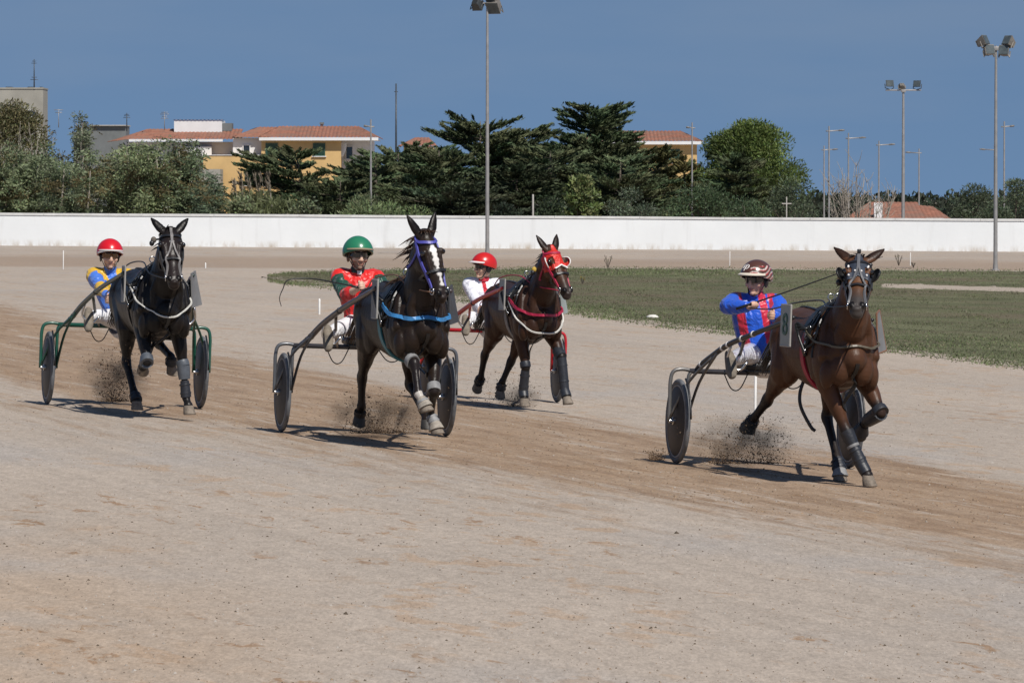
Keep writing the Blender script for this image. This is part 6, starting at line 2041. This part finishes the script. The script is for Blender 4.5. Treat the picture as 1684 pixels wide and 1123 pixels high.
teams = [
 dict(seed=1, px=203, s=153, a=13, ha=16.5, hx=-.10, lift=0.0, sr=.8, shaft_z=(.025, .95, 1.10, 1.28, 1.40, 1.46),
      label='black horse with a thin white star, wearing grey shell knee boots, nearest the left edge', sulky_label='green framed sulky behind the black horse at left',
      coat=(.010, .008, .007), points=(.009, .008, .008), muzzle=(.020, .014, .012), mat=None, hair=M['hair_black'],
      poll=P(-.03, .62, 1.92), yaw=-8, pitch=36, roll=2, ear=.75, earf=.1, muz_from=.52, face=(.017, .012, .011),
      blaze=[(.09, .20, .010, .012, 0, 0)], overcheck_face=colour_strap('grey_leather', (.16, .15, .145)),
      legs=dict(LF=((.25, .18, .55), (.285, .20, .235), (.30, .25, .150), (.05, .08, -1)), RF=((-.19, .44, .60), (-.165, .16, .56), (-.155, .09, .53), (0, -.9, -.25)),
                RH=((-.16, -.68, .95), (-.15, -.72, .56), (-.12, -.42, .24), (-.11, -.34, .165), DN), LH=((.18, -.74, .94), (.24, -.98, .76), (.31, -.66, .62), (.32, -.69, .54), (0, -.5, -1))),
      boots=[('RF', -1, .88, 1.06, (0.0676, 0.0741), (0.0698, 0.0741), boot_blue, 'knee_boot'), ('RF', 0, .0, .55, (0.0698, 0.0763), (0.0610, 0.0654), boot_blue, 'knee_boot'),
             ('LF', -1, .84, 1.0, (0.0654, 0.0719), (0.0698, 0.0741), boot_blue, 'knee_boot'), ('LF', 0, -.02, .42, (0.0698, 0.0741), (0.0610, 0.0632), boot_blue, 'knee_boot'),
             ('LF', 0, .46, 1.0, (0.0458, 0.0545), (0.0567, 0.0589), BB, 'leg_wrap'), ('RH', 1, .1, 1.02, (0.0501, 0.0610), (0.0610, 0.0632), BB, 'leg_wrap'), ('LH', 1, .1, .98, (0.0501, 0.0610), (0.0610, 0.0632), BB, 'leg_wrap')],
      collar=[(1.30, 1.02, .012, white_line)], hands=[(-.30, .42, 1.22), (.02, .46, 1.24)], mane=60, forelock=16,
      frame=green_p, shaft=paint('dark_green_frame', (.020, .040, .035)), fork=green_p,
      driver=dict(seed=11, label='driver in a blue and yellow silk jacket and a shiny red helmet with amber goggles', lean=-.18, side=-.15, dz=-.105, yaw=0, pitch=4, twist=0,
                  rh=(-.27, .40, 1.28), lh=(.0, .44, 1.28), pole={-1: (-.5, .3, -.9), 1: (.5, .3, -.9)}, jacket=jacket_star, trousers=white_dark_side, collar=BL, skin=(.56, .35, .25),
                  helmet=lambda t, p: (.55, .008, .015), peak_col=(.60, .58, .55), peak=.018, band=(.62, .60, .58), lens=M['amber_lens'], rf=(-.50, .70, .97), lf=(.46, .70, .97))),
 dict(seed=2, px=598, s=166, a=12.5, ha=17.0, hx=-.09, lift=.03, earl=.23, hk=1.0, shaft_z=(.025, .95, 1.10, 1.28, 1.41, 1.48), sr=.92,
      label='dark brown horse with a broad white blaze, blue browband and sky blue breast strap', sulky_label='dark grey sulky behind the blazed brown horse',
      coat=(.019, .012, .0085), points=(.014, .010, .009), muzzle=(.022, .015, .013), mat=None, hair=M['hair_brown'],
      poll=P(-.05, .58, 1.98), yaw=12, pitch=18, roll=8, ear=.45, earf=.08,
      blaze=[(.07, .16, .010, .034, 0, .0), (.16, .30, .034, .026, .0, .004), (.30, .50, .026, .016, .004, .012)], bridle=purple_s, noseband=BL and M['black_leather'], sock=['RF'],
      legs=dict(RF=((-.10, .46, .79), (-.09, .58, .52), (-.05, .64, .43), (.25, .2, -1)), LF=((.13, .36, .53), (.17, .14, .30), (.20, .20, .215), (.1, .1, -1)),
                RH=((-.17, -.90, .98), (-.13, -1.24, .60), (-.11, -1.30, .32), (-.11, -1.35, .235), (0, -.45, -.9)), LH=((.16, -.62, .93), (.22, -.78, .56), (.26, -.42, .32), (.27, -.34, .24), DN)),
      boots=[('RF', -1, .80, .96, (0.0698, 0.0763), (0.0698, 0.0741), BG, 'knee_boot'), ('RF', 1, .84, 1.04, (0.0610, 0.0632), (0.0632, 0.0654), BG, 'fetlock_boot'),
             ('LF', -1, .84, 1.0, (0.0632, 0.0698), (0.0676, 0.0719), BG, 'knee_boot'), ('LF', 1, .1, .95, (0.0458, 0.0545), (0.0545, 0.0567), BG, 'leg_wrap'),
             ('RH', 1, .55, 1.02, (0.0501, 0.0545), (0.0589, 0.0610), mat('brown_boot', (.035, .022, .015), .6, var=.2), 'leg_wrap')],
      bell={'RF': boot_white, 'LF': boot_white}, collar=[(1.24, 1.22, .036, blue_s)], rein=tan_l, hands=[(-.16, .40, 1.44), (.08, .42, 1.40)], mane=90, mane_side=-1, mane_len=1.5, forelock=22, dark_hooves=('RH', 'LH'),
      frame=dark_p, shaft=plum_p, fork=paint('steel_frame', (.10, .105, .115), .35, metal=.3), girth=colour_strap('teal_girth', (.03, .16, .20)),
      driver=dict(seed=12, label='driver in a red satin vest with dark green sleeves and a matt green helmet', lean=-.02, side=-.10, dz=.05, yaw=8, pitch=2, twist=-4, hs=1.08, pole={-1: (-.35, .3, -1), 1: (.5, .3, -1)}, beard=True, stock=True,
                  rh=(-.17, .36, 1.40), lh=(.08, .40, 1.40), sleeve=.45, jacket=jacket_vest, trousers=white_dark_band, collar=(.006, .03, .022), skin=(.58, .38, .28),
                  helmet=lambda t, p: (.020, .165, .082), peak_col=(.30, .22, .15), peak=.022, pad=colour_strap('brown_pad', (.12, .07, .04)), rf=(-.52, .74, 1.0), lf=(.50, .74, 1.0))),
 dict(seed=3, px=808, s=139.6, a=11, ha=18, hx=-.06, lift=.0, shaft_z=(.025, .95, 1.09, 1.26, 1.37, 1.43), sr=.85, k=.95, hk=1.02,
      label='bay horse in a bright red eye hood with white trim', sulky_label='bright red sulky behind the red hooded bay horse',
      coat=(.036, .016, .009), points=(.012, .009, .008), muzzle=(.030, .022, .019), mat=None, hair=M['hair_black'],
      poll=P(.02, .62, 1.93), yaw=10, pitch=32, roll=5, ear=.42, earf=.1, face=(.060, .026, .014),
      spots=[(-.07, .40, 1.13, .05), (.03, .44, 1.13, .05), (.01, .44, 1.05, .05), (-.13, .38, 1.16, .03)],
      legs=dict(LF=((.24, .44, .66), (.28, .48, .28), (.29, .54, .19), (.1, .2, -1)), RF=((-.12, .20, .52), (-.12, .14, .23), (-.12, .19, .15), DN),
                RH=((-.17, -.88, .96), (-.18, -1.22, .62), (-.19, -1.32, .34), (-.19, -1.40, .27), (0, -.75, -.6)), LH=((.14, -.70, .94), (.06, -.92, .56), (-.02, -1.0, .30), (-.03, -1.02, .21), (0, -.3, -1))),
      boots=[('LF', -1, .72, 1.02, (0.0676, 0.0719), (0.0698, 0.0741), BB, 'knee_boot'), ('LF', 0, .02, 1.0, (0.0610, 0.0654), (0.0589, 0.0610), BB, 'leg_wrap'), ('LF', 1, .1, 1.0, (0.0567, 0.0589), (0.0632, 0.0654), BB, 'fetlock_boot'),
             ('RF', -1, .84, 1.0, (0.0632, 0.0676), (0.0654, 0.0698), BB, 'knee_boot'), ('RF', 0, .12, 1.0, (0.0523, 0.0589), (0.0589, 0.0610), BB, 'leg_wrap'), ('RF', 1, .0, .9, (0.0610, 0.0632), (0.0545, 0.0567), BB, 'fetlock_boot'),
             ('RH', 1, .0, .9, (0.0545, 0.0654), (0.0589, 0.0610), BB, 'leg_wrap'), ('LH', 1, .1, .95, (0.0523, 0.0632), (0.0610, 0.0632), BB, 'leg_wrap')],
      collar=[(1.26, 1.12, .030, red_s), (1.20, .83, .015, white_line)], bridle=red_s, hands=[(-.26, .40, 1.22), (.02, .42, 1.22)], mane=60, forelock=0, rein=red_s,
      frame=red_p, shaft=red_p, fork=red_p, girth=BG,
      driver=dict(seed=13, label='driver in a white jacket and red helmet looking away to the side', lean=-.06, side=-.12, dz=-.07, yaw=-72, pitch=2, twist=-10,
                  rh=(-.26, .40, 1.22), lh=(.02, .42, 1.22), jacket=jacket_white, trousers=plain_white, collar=(.42, .012, .03), skin=(.56, .35, .25),
                  helmet=lambda t, p: (.50, .012, .010), peak_col=(.66, .62, .60), peak=.05, rf=(-.48, .70, .98), lf=(.48, .70, .98))),
 dict(seed=4, px=1255, s=177.6, a=13, ha=15, hx=-.12, bx=-.43, fx=-.455, tip=2.5, lift=.0, hanging=[(-.10, -.62, .88), (-.13, -.62, .76), (-.12, -.60, .64), (-.04, -.56, .48), (.0, -.54, .44)], sr=.78, shaft_z=(.06, 1.00, 1.13, 1.26, 1.37, 1.42),
      label='bright bay horse in a dark slate blinker hood, leading at right', sulky_label='grey sulky with black shafts behind the leading bay horse',
      coat=(.070, .031, .016), points=(.016, .012, .011), muzzle=(.040, .034, .031), mat=None, hair=M['hair_black'],
      poll=P(-.05, .62, 1.97), yaw=-19, pitch=47, roll=0, ear=1.05, earf=.12, face=(.10, .045, .022), muz_from=.36,
      legs=dict(RF=((.02, .26, .47), (.14, .34, .19), (.18, .40, .098), DN), LF=((.27, .42, .65), (.23, .17, .56), (.22, .09, .50), (0, -.85, -.5)),
                LH=((.17, -.64, .95), (.19, -.80, .56), (.20, -.50, .20), (.20, -.42, .10), DN), RH=((-.19, -.90, .98), (-.21, -1.30, .68), (-.25, -1.56, .50), (-.26, -1.63, .44), (0, -.6, -.75))),
      boots=[('RF', 0, -.02, .40, (0.0654, 0.0719), (0.0545, 0.0600), BB, 'knee_boot'), ('RF', 0, .44, 1.0, (0.0480, 0.0567), (0.0589, 0.0610), BB, 'leg_wrap'), ('RF', 1, .0, .8, (0.0567, 0.0589), (0.0523, 0.0545), BB, 'fetlock_boot'), ('RF', 0, .40, .48, (0.0545, 0.0610), (0.0545, 0.0610), BG, 'boot_band'),
             ('LF', -1, .9, 1.04, (0.0719, 0.0763), (0.0741, 0.0785), BB, 'knee_boot'), ('LF', 0, .0, .9, (0.0719, 0.0763), (0.0589, 0.0632), BB, 'knee_boot'),
             ('LH', 1, .1, 1.0, (0.0523, 0.0632), (0.0632, 0.0654), BB, 'leg_wrap'), ('RH', 1, .1, 1.0, (0.0523, 0.0632), (0.0632, 0.0654), BB, 'leg_wrap')],
      bell={'LH': BG, 'RH': BB, 'LF': BB}, dark_hooves=('RH', 'LF'),
      collar=[(1.25, 1.22, .018, colour_strap('worn_brass_strap', (.10, .085, .06)))], hands=[(-.30, .40, 1.47), (-.06, .46, 1.38)], mane=60, forelock=10, girth=red_s, overcheck_face=colour_strap('slate_strap', (.11, .11, .115)),
      frame=dark_p, shaft=mat('black_shaft', (.020, .020, .022), .35, var=.3, vscale=16), fork=steel_p, band_mat=trim_white, bands=(9, 22, 24, 28, 31),
      driver=dict(seed=14, label='driver in a bright blue jacket with red stripes and a brown patterned helmet', lean=-.03, side=-.10, dz=.0, hs=1.05, bulk=.022, yaw=-46, pitch=6, twist=-14,
                  rh=(-.30, .34, 1.47), lh=(-.08, .42, 1.40), grip={-1: 'side'}, pole={-1: (-1, -.15, -.12)}, jacket=jacket_stripes, trousers=plain_white, trouser_mat=M['silver_cloth'], collar=(.012, .085, .52), skin=(.54, .33, .235),
                  helmet=None, peak_col=(.62, .56, .46), peak=.045, rf=(-.55, .76, .99), lf=(.50, .76, .99))),
]
def patterned(t, p):
    if t > 48 and (p > 8 or p < -60):
        v = t + 7 * math.sin(math.radians(p * 4.2)) + .10 * abs(p)
        m = (v / 15.0) % 1
        if m < .22: return (.60, .55, .50)
        if m < .42: return (.38, .02, .02)
    return (.075, .030, .020)
teams[3]['driver']['helmet'] = patterned

for c in teams:
    c['mat'] = coat_mat('coat', .36 if c['seed'] < 3 else .42)
    fr = team_frame(c['px'], c['s'], c['a'], c.get('k', 1.0)); c['fr'] = fr
    make_horse(c, fr)
    make_sulky(c, fr)
    make_person(c, fr)
    # number boards on both sides of the saddle
    number_board(c, 'number_board', [(c.get('bx', -.315), -.32, 1.55), (c.get('fx', -.36), .02, 1.55), (c.get('fx', -.36), .02, 1.19), (c.get('bx', -.315), -.32, 1.19)], .012, board_white if c['seed'] in (3, 4) else board_grey,
                 digit='8' if c['seed'] == 4 else None, dm=digit_m, frame=M['grey_strap'], dsize=.30)
    bd = {1: board_grey, 2: board_dark, 3: board_white, 4: board_grey}[c['seed']]
    number_board(c, 'number_board', [(.33, .06, 1.50), (.41, -.10, 1.53), (.50, -.14, 1.18), (.36, .04, 1.15)], .012, bd, frame=tan_l if c['seed'] == 4 else None)
t1, t2, t3, t4 = teams
# hoods and blinkers
h3, _ = hood(t3, .262, hood_red, .052)
for s in (-1, 1): blinker(t3, s, hood_red, r=.062, trim=trim_white, out=.0, open_=1.3)
H = t3['H']; mb = MB(); strap(mb, t3['bvh'], [H(x, .12, .267 + .35 * abs(x) - .01) for x in (-.11, -.08, -.04, 0, .04, .08, .11)], w=.014, t=.02); mb.build('trim', trim_white, h3, smooth=False)
h4, _ = hood(t4, .26, hood_slate, .042)
for s in (-1, 1): blinker(t4, s, M['black_leather'], r=.068, out=.012, open_=1.2)
mb = MB(); H = t4['H']
for s in (-1, 1):
    for (x, d) in ((.055, .10), (.058, .16), (.06, .215), (.085, .25)):
        p, n = surf(t4['bvh'], H(s * x, .2, d), .016); mb.ball(p, .010, nu=8, nv=6)
mb.build('stud', trim_white, h4)
mb = MB(); mb.box(H(0, .02, -.075), (.03, .03, .04), bevel=.006); mb.build('head_knob', M['black_leather'], t4['root'])
def ear_plug(c, x, u, z, col):
    mb = MB(); mb.ball(P(x, u, z), (.030, .030, .034)); o = mb.build('ear_plug', mat('ear_plug', col, .8), c['root'])
    mb = MB(); mb.tube([P(x, u, z), P(x * .5, u + .05, z + .02), c['H'](-.08, -.05, .02)], .010, n=6, smooth=4); mb.ball(P(x - .02, u + .01, z - .035), (.026, .026, .030)); mb.build('cord', M['black_leather'], o)
ear_plug(t4, -.20, .60, 1.80, (.42, .28, .12)); ear_plug(t3, -.14, .45, 1.68, (.45, .30, .05)); ear_plug(t1, -.19, .56, 1.83, (.10, .085, .07))
# script letter on the patterned helmet
d4 = t4['driver']
mb = MB()
def stroke(pts, r=.0045): mb.tube([d4['hpt'](R(th_), R(ph), 1.012) for th_, ph in pts], r, n=6, smooth=4)
stroke([(66, -22), (56, -19), (45, -15)])
stroke([(58, -33), (47, -30), (42, -18), (44, -4), (52, -2), (58, -10), (57, -19)])
mb.build('painted_letter', trim_white, d4['hel'])
# whips
whip(t4, t4['fr'], [(-.29, .40, 1.50), (.05, .55, 1.64), (.55, .78, 1.86), (.80, .92, 1.98)], 'thin straight whip pointing up to the right from the blue jacketed driver')
mb_t = (t4['fr'])
whip(t2, t2['fr'], [(-.20, .42, 1.46), (-.45, .50, 1.50), (-.70, .60, 1.53), (-.92, .62, 1.51), (-.97, .60, 1.42), (-1.0, .60, 1.33), (-.98, .60, 1.25)], 'long limp whip curving out to the left from the green helmeted driver')

# dirt thrown up by the hooves
def dirt(px0, px1, py0, py1, depth, n, seed, label, peaks):
    rr = random.Random(seed); vs, cs = [], []
    for i in range(n):
        pk = rr.choice(peaks)
        f = rr.random() ** 2.0
        px = pk + rr.gauss(0, 1) * (px1 - px0) * (.07 + .13 * f); py = py1 - (py1 - py0) * f * rr.uniform(.5, 1.0)
        p = at(px, py, depth + rr.gauss(0, .35))
        s = .0018 + .0085 * rr.random() ** 3.2
        if rr.random() < .012: s = rr.uniform(.009, .017)
        c = rr.choice(((.10, .065, .042), (.14, .095, .06), (.065, .043, .028), (.20, .14, .09)))
        q = [p + Vector((rr.gauss(0, 1), rr.gauss(0, 1), rr.gauss(0, 1))).normalized() * s * rr.uniform(.7, 1.4) for _ in range(4)]
        for a, b, d_ in ((0, 1, 2), (0, 2, 3), (0, 3, 1), (1, 3, 2)):
            vs += [tuple(q[a]), tuple(q[b]), tuple(q[d_])]; cs += [c] * 3
    o = fast_mesh('flying_dirt', np.array(vs), 3, np.array(cs), M['stone']); tag(o, kind='stuff')
dirt(140, 250, 555, 660, 53.6, 5200, 1, '', (175, 190, 200, 185))
dirt(560, 720, 630, 712, 50.4, 6500, 2, '', (592, 605, 640, 665, 620))
dirt(760, 900, 600, 668, 59.3, 3000, 3, '', (850, 858, 848, 800))
dirt(1150, 1340, 670, 762, 46.6, 6500, 4, '', (1188, 1192, 1264, 1262, 1225))
dirt(1050, 1110, 735, 756, 47.7, 1500, 5, '', (1082, 1075))

# thin dust hanging where the hooves have just struck
def dust(px, py, depth, size, dens, seed):
    c = at(px, py, depth)
    mb = MB(); mb.ball((0, 0, 0), size, nu=20, nv=12)
    m = bpy.data.materials.new('dust_in_air'); m.use_nodes = True
    N, L = m.node_tree.nodes, m.node_tree.links
    N.remove(N['Principled BSDF'])
    v = N.new('ShaderNodeVolumePrincipled'); v.inputs['Color'].default_value = (0.42, 0.31, 0.22, 1); v.inputs['Anisotropy'].default_value = 0.2
    tc_ = N.new('ShaderNodeTexCoord'); ln = N.new('ShaderNodeVectorMath'); ln.operation = 'LENGTH'
    mp = N.new('ShaderNodeMapping'); mp.inputs['Scale'].default_value = (1 / size[0], 1 / size[1], 1 / size[2]); L.new(tc_.outputs['Object'], mp.inputs[0]); L.new(mp.outputs[0], ln.inputs[0])
    fo = N.new('ShaderNodeMapRange'); fo.inputs['From Min'].default_value = 1.0; fo.inputs['From Max'].default_value = 0.1; L.new(ln.outputs['Value'], fo.inputs['Value'])
    no = N.new('ShaderNodeTexNoise'); no.inputs['Scale'].default_value = 6; no.inputs['Detail'].default_value = 4; L.new(tc_.outputs['Object'], no.inputs['Vector'])
    nr = N.new('ShaderNodeMapRange'); nr.inputs['From Min'].default_value = 0.42; nr.inputs['From Max'].default_value = 0.7; L.new(no.outputs['Fac'], nr.inputs['Value'])
    mu = N.new('ShaderNodeMath'); mu.operation = 'MULTIPLY'; L.new(fo.outputs[0], mu.inputs[0]); L.new(nr.outputs[0], mu.inputs[1])
    m2 = N.new('ShaderNodeMath'); m2.operation = 'MULTIPLY'; m2.inputs[1].default_value = dens; L.new(mu.outputs[0], m2.inputs[0]); L.new(m2.outputs[0], v.inputs['Density'])
    L.new(v.outputs[0], N['Material Output'].inputs['Volume'])
    o = mb.build('dust', m); o.location = c; tag(o, kind='stuff')
dust(188, 625, 53.8, (.42, .5, .36), 7, 1); dust(625, 685, 50.6, (.62, .5, .28), 8, 2); dust(850, 655, 59.3, (.30, .4, .16), 8, 3); dust(1215, 730, 46.8, (.55, .5, .30), 7, 4)
